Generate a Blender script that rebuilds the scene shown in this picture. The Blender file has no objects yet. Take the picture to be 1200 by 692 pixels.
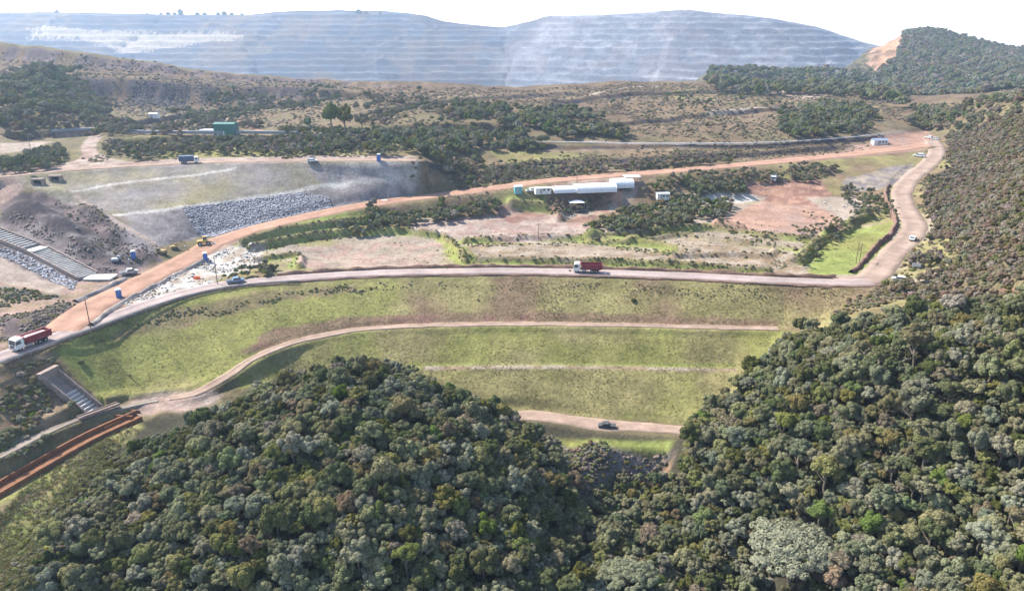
import bpy, math, random
import numpy as np

# ------------------------------------------------------------------ camera, world, sun, exposure
scene = bpy.context.scene
COL = scene.collection
PITCH = math.radians(19.4); CAM_H = 68.0; FPX = 857.0          # metres above the dam crest; focal length for a 1200 px wide frame
cam_d = bpy.data.cameras.new('camera'); cam = bpy.data.objects.new('camera', cam_d); COL.objects.link(cam)
cam.location = (0, 0, CAM_H); cam.rotation_euler = (math.pi/2 - PITCH, 0, 0)
cam_d.sensor_width = 36.0; cam_d.lens = 36.0*FPX/1200.0; cam_d.clip_start = 1.0; cam_d.clip_end = 12000.0
scene.camera = cam
SUN_DIR = np.array([-0.85, 0.53, 1.0]); SUN_DIR = SUN_DIR/np.linalg.norm(SUN_DIR)   # towards the sun
SUN_EL = math.asin(SUN_DIR[2]); SUN_AZ = math.atan2(SUN_DIR[0], SUN_DIR[1])
world = bpy.data.worlds.new('World'); scene.world = world; world.use_nodes = True
wn = world.node_tree.nodes; wl = world.node_tree.links
sky = wn.new('ShaderNodeTexSky'); sky.sky_type = 'NISHITA'; sky.sun_disc = False
sky.sun_elevation = SUN_EL; sky.sun_rotation = SUN_AZ; sky.air_density = 1.0; sky.dust_density = 1.6; sky.altitude = 900
wl.new(sky.outputs[0], wn['Background'].inputs[0]); wn['Background'].inputs[1].default_value = 0.15
sun_d = bpy.data.lights.new('sun', 'SUN'); sun = bpy.data.objects.new('sun', sun_d); COL.objects.link(sun)
sun_d.energy = 4.8; sun_d.angle = math.radians(0.55); sun_d.color = (1.0, 0.95, 0.87)
from mathutils import Vector, Matrix
sun.rotation_euler = Vector(SUN_DIR).to_track_quat('Z', 'Y').to_euler()
vs = scene.view_settings; vs.view_transform = 'Standard'; vs.look = 'None'; vs.exposure = 1.38; vs.gamma = 1.0
scene.cycles.max_bounces = 5; scene.cycles.diffuse_bounces = 3; scene.cycles.transmission_bounces = 3
scene.cycles.volume_bounces = 1; scene.cycles.transparent_max_bounces = 6
HAZE_DENSITY = 0.00013

rnd = random.Random(7); rng = np.random.default_rng(11)

# ------------------------------------------------------------------ helpers: survey of the site (rays from the drone position to ground heights)
def ray(px, py):
    a = (px-600.0)/FPX; b = (346.0-py)/FPX
    return np.array([a, math.cos(PITCH)+b*math.sin(PITCH), -math.sin(PITCH)+b*math.cos(PITCH)])
def at_z(px, py, z):
    d = ray(px, py); t = (z-CAM_H)/d[2]; return d*t+np.array([0, 0, CAM_H])
def at_y(px, py, y):
    d = ray(px, py); t = y/d[1]; return d*t+np.array([0, 0, CAM_H])

def _hash(ix, iy, seed):
    h = (ix.astype(np.int64)*374761393 + iy.astype(np.int64)*668265263 + seed*974711) & 0x7fffffff
    h = ((h ^ (h >> 13))*1274126177) & 0x7fffffff
    return ((h ^ (h >> 16)) & 0xffff)/65535.0
def vnoise(x, y, seed=0):
    ix = np.floor(x); iy = np.floor(y); fx = x-ix; fy = y-iy
    fx = fx*fx*(3-2*fx); fy = fy*fy*(3-2*fy)
    a = _hash(ix, iy, seed); b = _hash(ix+1, iy, seed); c = _hash(ix, iy+1, seed); d = _hash(ix+1, iy+1, seed)
    return (a*(1-fx)+b*fx)*(1-fy)+(c*(1-fx)+d*fx)*fy
def fbm(x, y, scale, oct=4, seed=0):
    s = 0; amp = 0.5; tot = 0; f = 1.0/scale
    for o in range(oct):
        s = s+amp*vnoise(x*f+o*17.3, y*f-o*9.1, seed+o*31); tot += amp; amp *= 0.5; f *= 2.03
    return s/tot                                                    # 0..1
def sstep(a, b, x):
    t = np.clip((x-a)/(b-a), 0, 1); return t*t*(3-2*t)

# ------------------------------------------------------------------ terrain: section lines, near to far.  (px, py, z[, canopy]) or ('y' lists: px, py, Y)
Zs = {}
ORDER = []
def line(name, pts, mode='z'):
    P = []
    for p in pts:
        if mode == 'z':
            q = at_z(p[0], p[1], p[2]); z = p[2]-(p[3] if len(p) > 3 else 0)
        else:
            q = at_y(p[0], p[1], p[2]); z = q[2]-(p[3] if len(p) > 3 else 0)
        P.append((q[0]/q[1], q[1], z))
    P.sort(); Zs[name] = np.array(P); ORDER.append(name)
def offset(name, src, dy, dz=0.0):
    a = Zs[src].copy(); a[:, 1] += dy; a[:, 2] += dz; Zs[name] = a; ORDER.append(name)
def const(name, y, z):
    Zs[name] = np.array([(-1.5, y, z), (1.5, y, z)], float); ORDER.append(name)

const('n0', 38, -26)
line('c1', [(-120,760,-20),(0,740,-20),(150,720,-17,6),(300,700,-13,8),(450,700,-13,8),(600,700,-17,8),(750,700,-25,8),(850,700,-29,8),(950,700,-23,8),(1100,700,-11,8),(1200,700,-5,8),(1350,700,4,8)])
line('c2', [(-120,712,-18),(0,692,-18),(100,640,-15,3),(200,620,-10,7),(300,600,-5,8),(450,590,-5,8),(600,590,-12,8),(690,600,-24,7),(760,610,-28,7),(850,600,-21,8),(1000,590,-9,8),(1200,590,0,8),(1350,590,8,8)])
line('c3', [(-120,680,-17.5),(0,655,-17.5),(80,590,-15.5,2),(150,545,-11,6),(250,520,-3,8),(400,495,2,8),(520,500,-2,8),(600,515,-8,8),(660,550,-18,7),(720,568,-29,3),(770,560,-27,4),(820,530,-16,8),(900,510,-6,8),(1050,490,2,8),(1200,480,9,8),(1350,480,18,8)])
line('c4', [(-120,650,-17),(0,625,-17),(80,565,-14.5),(140,515,-12,3),(200,490,-6,7),(270,462,-1,8),(340,428,2,8),(415,408,3,8),(500,432,-1,8),(560,457,-6,8),(620,485,-13,8),(665,520,-20,5),(700,525,-22.5),(780,525,-22.5),(830,500,-11,8),(930,455,-1,8),(1050,440,6,8),(1200,430,14,8),(1350,430,24,8)])
line('toe', [(-120,630,-15),(0,600,-15),(80,540,-13.8),(140,500,-12.3),(200,484,-12),(260,485,-13),(350,480,-16),(500,488,-20),(640,496,-21.7),(700,506,-21.7),(800,514,-21.7),(850,490,-13,8),(950,440,2,8),(1050,425,8,8),(1200,400,17,8),(1350,400,28,8)])
line('toeU', [(-120,605,-13.6),(0,575,-13.5),(80,520,-12.6),(140,487,-12),(200,474,-11.9),(260,474,-12.5),(350,468,-15.5),(500,475,-19.3),(640,484,-21.3),(700,487,-21.3),(800,494,-21.3),(850,475,-13,8),(950,425,3,8),(1050,410,10,8),(1200,380,19,8),(1350,380,31,8)])
line('b2', [(-120,590,-12.6),(0,560,-12.3),(80,510,-11.8),(150,475,-12),(220,466,-11.6),(280,458,-12),(350,442,-13.3),(510,431,-14.5),(700,431,-14.5),(860,434,-14.5),(900,425,-9,5),(950,405,4.5,8),(1050,392,11,8),(1200,362,21,8),(1350,360,34,8)])
offset('b2u', 'b2', 2.2, 0.15)
line('b1', [(-120,545,-9.5),(0,520,-9),(100,470,-9),(150,462,-10.8),(200,460,-11.0),(250,449,-10.2),(300,417,-8),(350,400,-8),(420,387,-8),(500,382,-8),(600,380,-8),(700,381,-8),(800,383,-8),(916,386,-8),(960,372,-2,5),(1050,368,8,6),(1200,345,23,8),(1350,345,36,8)])
offset('b1u', 'b1', 3.4, 0.15)
line('crestO', [(-120,470,0),(0,426,0),(70,402,0),(115,382,0),(200,352,0),(270,336,0),(350,329,0),(420,325,0),(500,322,0),(600,321,0),(700,323,0),(800,327,0),(900,332,0),(1000,335,0),(1045,336,0),(1100,332,5,4),(1200,318,23,7),(1350,315,40,7)])
line('crestI', [(-120,452,0),(0,410,0),(60,389,0),(115,370,0),(200,342,0),(270,328,0),(350,320,0),(500,314,0),(600,313.5,0),(700,315,0),(900,323,0),(1000,327,0),(1045,328,0),(1100,322,6,4),(1200,300,25,7),(1350,300,43,7)])
line('M', [(-120,360,2),(0,350,1.5),(60,345,1),(130,330,.5),(200,318,.3),(280,305,-.5),(400,292,-1),(600,280,-1),(800,280,-1),(950,285,-1.2),(1010,285,-.5),(1060,285,1.5),(1100,270,8,4),(1200,255,28,7),(1350,255,46,7)])
line('M2', [(-120,320,5),(0,310,4.5),(60,325,1.5),(110,325,1),(180,308,1),(240,290,1),(330,270,2),(440,258,1.5),(600,250,1),(800,240,1),(900,235,1),(1000,245,1),(1045,245,2.5),(1075,245,3.5),(1110,235,9,4),(1200,215,31,6),(1350,215,50,6)])
line('T2', [(-120,270,10),(0,262,9),(50,285,6),(100,305,2.5),(160,310,1.2),(240,286,1),(330,264,3.5),(440,242,6),(560,227,8),(640,216,9.5),(800,202,11),(950,189,12),(1050,178,12.5),(1085,172,12.5),(1130,190,14,4),(1200,180,32,6),(1350,180,52,6)])
line('T2u', [(-120,258,11),(0,245,11),(50,262,9),(100,285,5),(160,297,2.5),(240,276,1.3),(330,256,3.8),(440,234,6.3),(560,220,8.3),(640,209,9.8),(800,196,11.3),(950,182,12.3),(1085,166,13),(1130,180,15,4),(1200,165,33,5),(1350,165,54,5)])
line('U1', [(-120,235,14),(0,225,14),(60,235,12),(135,252,9.5),(215,242,10),(345,225,10.5),(400,215,12),(480,207,14),(560,212,9.6),(640,203,10.8),(800,190,12.2),(950,176,13),(1085,162,13.5),(1130,168,17,4),(1200,155,34,5),(1350,155,55,5)])
line('UC', [(-120,212,19.5),(0,206,19.5),(90,198,20),(222,192,20),(400,188,20),(490,188,20),(560,200,11.5),(640,190,13),(800,184,13.5),(950,172,14),(1085,158,14),(1130,160,19,3),(1200,150,34,5),(1350,150,56,5)])
line('B1', [(-120,203,20.3),(0,199,20.3),(100,192,20.3),(222,185,20.5),(400,181,20.5),(490,182,20.5),(560,190,13),(640,187,13.6),(800,180,14.5),(900,172,14.5),(1000,167,15),(1085,154,14.5),(1130,152,20,3),(1200,143,35,4),(1350,143,57,4)])
line('K', [(-120,166,24),(0,163,24),(70,158,24),(200,158,24),(350,158,23),(450,161,21),(600,165,19),(800,167,17.5),(900,166,16.8),(1000,159,17),(1080,150,17),(1140,140,24),(1200,134,36,3),(1350,130,60,3)])
line('S1', [(0,150,27),(60,138,27),(150,141,20),(250,139,20),(350,138,22),(400,150,23),(500,142,26),(600,147,24),(700,152,22),(800,156,20),(900,152,20),(1000,142,20),(1080,140,20),(1140,126,30),(1200,122,38),(1350,118,62)])
line('S2', [(-120,92,480),(0,100,470),(60,92,490),(120,130,528),(250,127,530),(350,117,528),(420,116,505),(480,120,480),(600,125,475),(750,130,480),(850,125,500),(950,118,520),(1050,122,540),(1100,118,520),(1200,112,480),(1350,100,470)], 'y')
line('R00', [(-120,80,540),(0,84,540),(90,90,548),(200,95,550),(300,101,552),(400,107,552),(480,110,545),(600,114,545),(800,114,555),(950,112,580),(1050,117,600),(1100,115,580),(1200,107,545),(1350,96,535)], 'y')
line('R0', [(-120,66,614),(0,76,605),(90,86,588),(200,92,578),(300,98,578),(400,105,580),(480,106,560),(600,110,560),(800,110,570),(950,110,600),(1050,116,620),(1100,114,600),(1200,106,560),(1350,95,550)], 'y')
line('R', [(-120,40,630),(0,50,620),(100,62,600),(200,76,590),(300,87,590),(400,93,595),(480,97,610),(600,98,620),(700,97,630),(800,96,640),(900,103,680),(1000,107,700),(1100,116,690),(1200,108,650),(1350,95,650)], 'y')
line('V', [(-120,66,760),(0,75,760),(300,110,740),(480,125,740),(800,122,740),(900,110,760),(1000,110,760),(1060,114,760),(1140,118,760),(1200,114,740),(1350,100,740)], 'y')
line('F1', [(-120,90,850),(0,95,850),(600,122,840),(800,114,840),(825,100,840),(900,104,840),(1000,106,840),(1060,104,840),(1140,98,840),(1200,96,840),(1350,92,840)], 'y')
line('F2', [(-120,95,940),(0,98,940),(600,122,940),(800,106,940),(828,84,930),(900,84,930),(990,86,930),(1060,82,930),(1140,80,930),(1200,85,930),(1350,90,930)], 'y')
line('G1', [(-120,100,1060),(0,100,1060),(600,122,1060),(800,114,1060),(900,98,1060),(985,84,1030),(1008,70,1040),(1050,60,1050),(1140,64,1060),(1200,74,1060),(1350,90,1060)], 'y')
line('G2', [(-120,100,1250),(0,100,1250),(600,122,1250),(850,114,1250),(950,100,1250),(990,80,1220),(1018,57,1220),(1058,40,1230),(1075,35,1240),(1100,38,1240),(1140,50,1240),(1200,62,1230),(1350,85,1200)], 'y')
line('W', [(-120,108,1400),(600,116,1400),(950,112,1400),(1075,80,1400),(1200,90,1400),(1350,100,1400)], 'y')
line('MB', [(-120,100,1750),(0,104,1750),(300,108,1820),(590,110,1850),(800,108,1620),(1000,104,1520),(1200,100,1500),(1350,98,1500)], 'y')
line('MT', [(-120,16,2350),(-40,14,2350),(0,15,2350),(50,14,2340),(100,15,2340),(200,17,2340),(290,17,2350),(330,13,2350),(400,12,2360),(450,13,2370),(500,18,2370),(512,23,2370),(540,28,2370),(590,32,2340),(622,25,2240),(642,18,2200),(690,17,2150),(740,15,2100),(800,10,2050),(850,15,2020),(900,20,2000),(960,31,1980),(1010,49,1960),(1060,60,1950),(1350,70,1950)], 'y')
for nm in ('MB', 'MT'):                                             # ease the corner where the two pit walls meet
    a = Zs[nm]; uu = np.linspace(-1.2, 1.2, 241); yy_ = np.interp(uu, a[:, 0], a[:, 1]); kk = np.exp(-np.linspace(-2.2, 2.2, 19)**2); kk /= kk.sum(); yy_ = np.convolve(np.pad(yy_, 9, 'edge'), kk, 'valid')
    zz_ = np.interp(uu, a[:, 0], a[:, 2]); Zs[nm] = np.c_[uu, yy_, zz_]
a = Zs['MT'].copy(); a[:, 1] += 150; a[:, 2] -= 6; Zs['MK'] = a; ORDER.append('MK')
const('END', 3600, -40)

# grid sheet: rows get coarser with distance
ys = [38.0]
while ys[-1] < 3500:
    y = ys[-1]; ys.append(y + (1.6 if y < 74 else 0.62 if y < 250 else 0.0042*y if y < 1400 else 0.0034*y))
ys = np.array(ys); NC = 720; vv = np.linspace(-1, 1, NC)
def wid(y): return np.maximum(155.0, 0.86*y+22)
GX = vv[None, :]*wid(ys)[:, None]; GY = np.repeat(ys[:, None], NC, 1)
GU = GX/np.maximum(GY, 20)
# jitter-free section interpolation
Yl = []; Zl = []
for n in ORDER:
    a = Zs[n]; Yl.append(np.interp(GU, a[:, 0], a[:, 1])); Zl.append(np.interp(GU, a[:, 0], a[:, 2]))
for i in range(1, len(Yl)): Yl[i] = np.maximum(Yl[i], Yl[i-1]+0.6)
LI = {n: i for i, n in enumerate(ORDER)}
GZ = Zl[0].copy()
for i in range(len(Yl)-1):
    t = (GY-Yl[i])/(Yl[i+1]-Yl[i]); m = (t >= 0)
    GZ = np.where(m, Zl[i]+np.clip(t, 0, 1)*(Zl[i+1]-Zl[i]), GZ)
def band(n0, n1, px0=-400, px1=1600, yref=None):
    """soft membership of the strip between two section lines"""
    d = np.minimum(GY-Yl[LI[n0]], Yl[LI[n1]]-GY)
    return d
# natural ground: smooth the creases of the hills away from the engineered dam
def blur(Z, n):
    for _ in range(n):
        Z = np.concatenate([Z[:1], (Z[:-2]+2*Z[1:-1]+Z[2:])/4, Z[-1:]], 0)
        Z = np.concatenate([Z[:, :1], (Z[:, :-2]+2*Z[:, 1:-1]+Z[:, 2:])/4, Z[:, -1:]], 1)
    return Z
Zb = blur(GZ, 14)
iK = LI['K']; far = sstep(-10, 30, GY-Yl[iK])*(1-sstep(1300, 1450, GY))
near = sstep(4, -6, GY-Yl[LI['c4']])
rightw = sstep(0, 8, GX-(108+0.0*GY))*sstep(120, 160, GY)*0.8
wt = np.clip(np.maximum(np.maximum(far, near), rightw), 0, 1)
GZ = GZ*(1-wt)+Zb*wt
# relief
GZ += (fbm(GX, GY, 9, 4, 3)-0.5)*0.5*sstep(2, 8, np.abs(GZ)+near*10)
GZ += far*((fbm(GX, GY, 70, 5, 5)-0.5)*9*sstep(0, 120, GY-Yl[iK]) + (fbm(GX, GY, 18, 3, 8)-0.5)*2.0)
# rock faces left of the middle distance: gullied escarpments
lf = sstep(-0.05, -0.25, GU)
esc = band('R0', 'R'); m = sstep(0, 12, esc)*lf
rid = np.abs(fbm(GX*1.0, GY*0.25, 16, 4, 21)-0.5)*2
GZ += m*(rid*9-4)
m = sstep(0, 10, band('S2', 'R00'))*lf; rid = np.abs(fbm(GX, GY*.3, 13, 4, 25)-.5)*2; GZ += m*(rid*8-3.5)
cutm = sstep(.43, .45, GU)*sstep(.515, .49, GU)*sstep(930, 960, GY)*sstep(1400, 1300, GY); GZ += cutm*((np.abs(fbm(GX, GY, 40, 4, 61)-.5)*2-.4)*16); kz = np.floor(GZ/9); GZ = np.where(cutm > 0, GZ*(1-cutm*.7)+(kz+sstep(.4, .95, GZ/9-kz))*9*cutm*.7, GZ)
# benches of the open pit
t = (GY-Yl[LI['MB']])/(Yl[LI['MT']]-Yl[LI['MB']]); mm = sstep(0.0, 0.04, t)*sstep(1.15, 1.0, t)
zz = GZ+(fbm(GX, GY, 330, 5, 41)-0.5)*12*np.clip(1-np.abs(2*t-1), 0, 1)
wx = GX+(fbm(GX, GY, 210, 3, 401)-.5)*260; sec = np.floor(wx/330); sf = wx/330-sec; soff = (_hash(sec, sec*0, 7)*(1-sstep(.93, 1, sf))+_hash(sec+1, sec*0, 7)*sstep(.93, 1, sf)); zz = zz+soff*15+(sf-.5)*14*(_hash(sec, sec*0+3, 9)-.5)
BH = 15.0; k = np.floor(zz/BH); fr = zz/BH-k
stp = (k+sstep(0.30, 0.98, fr))*BH
top = sstep(0.88, 1.0, t)
GZ = np.where(mm > 0, GZ*(1-mm)+(stp*(1-top)+GZ*top)*mm, GZ)
GZ += mm*((np.abs(fbm(GX, GY, 48, 4, 46)-.5)*2-.3)*3.5*(1-top)+(fbm(GX, GY, 40, 5, 44)-0.5)*4+(np.abs(fbm(GX, GY*.4, 90, 4, 47)-.5)*2-.35)*5*(1-top))

# ---------------------------------------------------------------- height lookup and ray casting on the sheet
def H(x, y):
    x = np.asarray(x, float); y = np.asarray(y, float)
    j = np.clip(np.searchsorted(ys, y)-1, 0, len(ys)-2); ty = np.clip((y-ys[j])/(ys[j+1]-ys[j]), 0, 1)
    yy = np.clip(y, ys[0], ys[-1]); c = (x/wid(yy)+1)/2*(NC-1); c = np.clip(c, 0, NC-1.001); i = c.astype(int); tx = c-i
    return (GZ[j, i]*(1-tx)+GZ[j, i+1]*tx)*(1-ty)+(GZ[j+1, i]*(1-tx)+GZ[j+1, i+1]*tx)*ty
def at(px, py):
    d = ray(px, py); t = np.geomspace(60, 3600, 9000)
    zz = CAM_H+d[2]*t; h = H(d[0]*t, d[1]*t); k = np.argmax(zz < h)
    if not (zz < h).any(): k = len(t)-1
    return np.array([d[0]*t[k], d[1]*t[k], h[k]])
def dist_poly(x, y, P):
    """distance to polyline, arc parameter"""
    best = np.full(x.shape, 1e9); arc = np.zeros(x.shape); s0 = 0
    for a, b in zip(P[:-1], P[1:]):
        dx, dy = b[0]-a[0], b[1]-a[1]; L2 = dx*dx+dy*dy+1e-9
        t = np.clip(((x-a[0])*dx+(y-a[1])*dy)/L2, 0, 1); d = np.hypot(x-a[0]-t*dx, y-a[1]-t*dy)
        m = d < best; best = np.where(m, d, best); arc = np.where(m, s0+t*math.sqrt(L2), arc); s0 += math.sqrt(L2)
    return best, arc
def spline(P, step=1.5):
    P = [np.asarray(p, float) for p in P]; P = [2*P[0]-P[1]]+P+[2*P[-1]-P[-2]]; out = []
    for i in range(1, len(P)-2):
        a, b, c, d = P[i-1], P[i], P[i+1], P[i+2]; n = max(2, int(np.linalg.norm((c-b)[:2])/step))
        for k in range(n):
            t = k/n; out.append(0.5*((2*b)+(c-a)*t+(2*a-5*b+4*c-d)*t*t+(3*b-a-3*c+d)*t**3))
    out.append(P[-2]); return np.array(out)
def window(P, pad):
    P = np.asarray(P); y0, y1 = P[:, 1].min()-pad, P[:, 1].max()+pad
    rs = slice(max(0, np.searchsorted(ys, y0)-1), min(len(ys), np.searchsorted(ys, y1)+1))
    w0, w1 = wid(np.clip(y0, ys[0], ys[-1])), wid(np.clip(y1, ys[0], ys[-1])); x0, x1 = P[:, 0].min()-pad, P[:, 0].max()+pad
    v = [x0/w0, x0/w1, x1/w0, x1/w1]; c0 = int((min(v)+1)/2*(NC-1))-1; c1 = int((max(v)+1)/2*(NC-1))+3
    return (rs, slice(min(max(0, c0), NC-2), max(2, min(NC, c1))))
def grade(P, hw, blend, drop=0.0):
    """level the ground to the path P (x, y, z) over half width hw"""
    P = np.r_[P[:-1:3], P[-1:]] if len(P) > 40 else P
    s = window(P, hw+blend); x = GX[s]; y = GY[s]
    d, arc = dist_poly(x, y, P); L = np.r_[0, np.cumsum(np.hypot(np.diff(P[:, 0]), np.diff(P[:, 1])))]
    z = np.interp(arc, L, P[:, 2]); w = sstep(hw+blend, hw, d)
    GZ[s] = GZ[s]*(1-w)+(z-drop)*w
def smooth_z(P, n=12):
    z = P[:, 2].copy()
    for _ in range(n): z = np.r_[z[:1], (z[:-2]+2*z[1:-1]+z[2:])/4, z[-1:]]
    P[:, 2] = z; return P
def gpath(pts, step=1.5, n=30): return smooth_z(spline([at(*p) for p in pts], step), n)

# mounds, spoil heaps and hollows of the left side (world metres: centre from survey, radius, height)
def mound(px, py, rx, ry, h, ang=0.0, p=1.0):
    c = at(px, py); s = window(np.array([[c[0], c[1]]]), 3*max(rx, ry)); x = GX[s]-c[0]; y = GY[s]-c[1]
    ca, sa = math.cos(ang), math.sin(ang); X = (x*ca+y*sa)/rx; Y = (-x*sa+y*ca)/ry
    GZ[s] += h*np.exp(-(X*X+Y*Y)**p)*(0.85+0.3*fbm(GX[s], GY[s], 6, 3, 9))
for a in [(36,252,9,4.5,5.5,-.35),(72,270,9,4,5.0,-.45),(98,292,8,3,3.8,-.5),(110,254,10,3,3.6,-.6),(140,280,8,2.6,3.0,-.5),(20,224,9,6,3.0),(60,230,8,4,2.6),(165,300,6,3,1.5,-.5),(20,345,10,5,1.2),(35,378,9,4,1.4,.4),
          (60,145,30,14,6),(20,120,30,16,5)]: mound(*a)

def dyke(pts, hw, h):
    P = spline([at(*p) for p in pts], 2.0); s = window(P, 4*hw); d, arc = dist_poly(GX[s], GY[s], P); GZ[s] += 1.5*h*sstep(hw*1.1, hw*.15, d)*(.85+.3*fbm(GX[s], GY[s], 7, 3, 91)); DYKES.append(P)
DYKES = []
for a in [([(296,292),(340,283),(400,275),(470,272),(510,276)], 2.6, 1.5), ([(530,288),(541,303),(600,307),(700,309),(800,313),(900,320)], 2.0, 1.3), ([(545,284),(620,281),(690,281),(760,287),(815,298)], 2.2, 1.3),
          ([(690,276),(760,273),(830,268),(870,271)], 2.4, 1.5), ([(905,300),(935,308),(950,292),(975,274),(1000,262),(1020,256)], 2.6, 1.8), ([(840,262),(880,274),(930,280),(985,275),(1000,262)], 2.2, 1.2), ([(790,302),(850,300),(905,300)], 2.0, 1.0),
          ([(640,232),(690,230),(725,234)], 3.5, 2.2), ([(600,240),(650,247),(655,258)], 3.0, 1.5), ([(300,306),(350,300),(352,314)], 1.8, 1.0), ([(285,288),(330,273),(400,263),(440,259)], 2.0, 1.6), ([(690,284),(740,280),(800,276),(860,284),(930,292)], 1.6, .9), ([(520,276),(535,290),(545,308)], 1.6, 1.0)]: dyke(*a)
mound(420, 297, 16, 7, -1.0); mound(640, 296, 22, 5, -.9); mound(930, 256, 18, 12, -.9)
def cutface(pts, h, w=3.0, reach=26.0):
    """excavated step: ground in front of the line is h lower, easing back to the natural slope downhill"""
    P = spline([at(*p) for p in pts], 6.0); s = window(P, reach+4); x = GX[s]; y = GY[s]; d, arc = dist_poly(x, y, P)
    yl = np.interp(x, P[:, 0], P[:, 1]); sd = np.where(y > yl, d, -d); L = arc.max()+1e-6; end = sstep(0, .06, arc/L)*sstep(1, .94, arc/L)
    GZ[s] -= h*np.where(sd > 0, sstep(w, 0, sd), sstep(-reach, -2, sd))*end*(.8+.4*fbm(x, y, 11, 3, 93)); CUTS.append(P)
CUTS = []
for a in [([(120,143),(200,136),(260,129),(330,119),(395,113),(470,108)], 4.0), ([(420,133),(500,119),(600,113),(700,108)], 3.0), ([(440,152),(520,147),(610,150)], 5.0, 4.0), ([(690,148),(800,136),(900,127),(960,124)], 2.2),
          ([(560,171),(700,173),(900,172),(1030,163)], .9), ([(500,198),(620,192),(760,186),(900,179),(1000,172)], 1.6), ([(125,164),(250,161),(430,163)], 5.0, 5.0, 12.0), ([(640,118),(760,108),(880,106)], 2.5), ([(0,158),(60,154),(120,152)], 3.0)]: cutface(*a)
PATHS = {}
PATHS['crest_road'] = (spline([at_z(x, y, 0.0) for x, y in [(-110,460),(-40,433),(0,418),(60,396),(115,376),(200,347),(270,332),(350,325),(420,320.5),(500,318),(600,317),(700,319),(800,322.5),(900,327.5),(985,330.5),(1020,330)]]), 3.0)
PATHS['hillside_road'] = (gpath([(985,330.5),(1018,327),(1035,312),(1050,293),(1066,278),(1072,262),(1062,245),(1057,226),(1068,208),(1088,192),(1098,178),(1092,164)]), 4.3)
PATHS['haul_road'] = (gpath([(70,388),(88,372),(115,355),(150,338),(190,318),(225,300),(260,281),(330,260),(440,238),(560,223),(640,212),(720,205),(800,199),(950,185.5),(1040,176),(1085,170)]), 5.0)
PATHS['bench_track'] = (gpath([(200,466),(228,463),(248,452),(270,437),(300,416),(350,399),(420,386),(500,381),(600,379),(700,380),(800,382),(912,385)]), 1.5)
PATHS['toe_road'] = (gpath([(600,486),(640,489),(700,496),(760,501),(806,505)]), 2.5)
PATHS['embankment_road'] = (gpath([(-60,212),(0,207),(60,201),(140,195),(222,191),(320,188),(420,187.5),(488,187.5)]), 2.6)
PATHS['gravel_path'] = (gpath([(-30,545),(0,532),(45,510),(85,492),(120,482),(150,476),(185,468)]), 1.1)
for n, (P, hw) in PATHS.items(): grade(P, hw+0.4, 3.0 if n not in ('gravel_path', 'bench_track') else 1.4, 0.14)

# the upper spillway cutting and the lower one
SPA = at_z(-30, 263, 12.0); SPB = at_z(42, 291, 6.2); SPC = at_z(103, 323, 1.2); SPD = at_z(122, 323, 1.0)
SPW = 2.9
grade(np.array([SPA, SPB, SPC, SPD]), SPW+0.8, 2.5, 0.7)
LSA = at_z(58, 437, -3.6); LSB = at_z(113, 482, -12.0); LSW = 2.0
grade(np.array([LSA, LSB]), LSW+0.3, 0.5, 1.5)
RCH = spline([at_z(x, y, z) for x, y, z in [(163,486,-12.3),(138,497,-12.8),(100,515,-13.1),(50,543,-13.5),(0,572,-14.0),(-40,594,-14.4)]], 2.0)
grade(RCH, 2.4, 2.2, 0.6)

# ---------------------------------------------------------------- ground colours (albedo of soil, grass, rock in world polygons)
C = {k: np.array(v) for k, v in dict(
    forest=(.05,.045,.03), green=(.174,.170,.054), olive=(.192,.166,.072), brown=(.165,.115,.070), dry=(.20,.145,.092), scrub=(.125,.102,.055),
    red=(.185,.102,.078), orange=(.28,.165,.115), pale=(.29,.23,.19), sand=(.265,.215,.165), pink=(.25,.172,.138), grey=(.155,.135,.13), greyl=(.205,.18,.172), rock=(.062,.051,.053), hill=(.102,.070,.043), hilld=(.140,.099,.060), cream=(.27,.225,.17), pad=(.29,.18,.13),
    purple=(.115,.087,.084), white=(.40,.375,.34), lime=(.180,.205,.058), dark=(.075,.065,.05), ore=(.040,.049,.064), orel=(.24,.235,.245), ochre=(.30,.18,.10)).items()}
GC = np.zeros(GX.shape+(3,)); GC[:] = C['scrub']
n1 = fbm(GX, GY, 14, 5, 101); n2 = fbm(GX, GY, 3.2, 4, 103); n3 = fbm(GX, GY, 55, 4, 107); nf = fbm(GX, GY, 1.3, 2, 109)
def lay(w, c1, c2=None, n=None, lo=.35, hi=.65):
    global GC
    c = C[c1] if c2 is None else C[c1]+(C[c2]-C[c1])*sstep(lo, hi, n1*.5+n2*.5 if n is None else n)[..., None]
    GC = GC*(1-w[..., None])+c*w[..., None]
def lay_band(a, b, c1, c2=None, px=(-900, 2000), n=None, soft=1.0, rough=2.0, lo=.35, hi=.65):
    d = band(a, b)+(n2-.5)*2*rough
    u0, u1 = (px[0]-600)/FPX*1.06, (px[1]-600)/FPX*1.06
    w = sstep(-soft, soft, d)*sstep(-.015, .015, GU-u0+(n1-.5)*.05)*sstep(-.015, .015, u1-GU+(n1-.5)*.05)
    lay(w, c1, c2, n, lo, hi)
def inside(P, x, y):
    c = np.zeros(x.shape, bool); n = len(P)
    for i in range(n):
        x0, y0 = P[i][:2]; x1, y1 = P[i-1][:2]
        if y0 == y1: continue
        c ^= ((y0 > y) != (y1 > y)) & (x < (x1-x0)*(y-y0)/(y1-y0)+x0)
    return c
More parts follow.
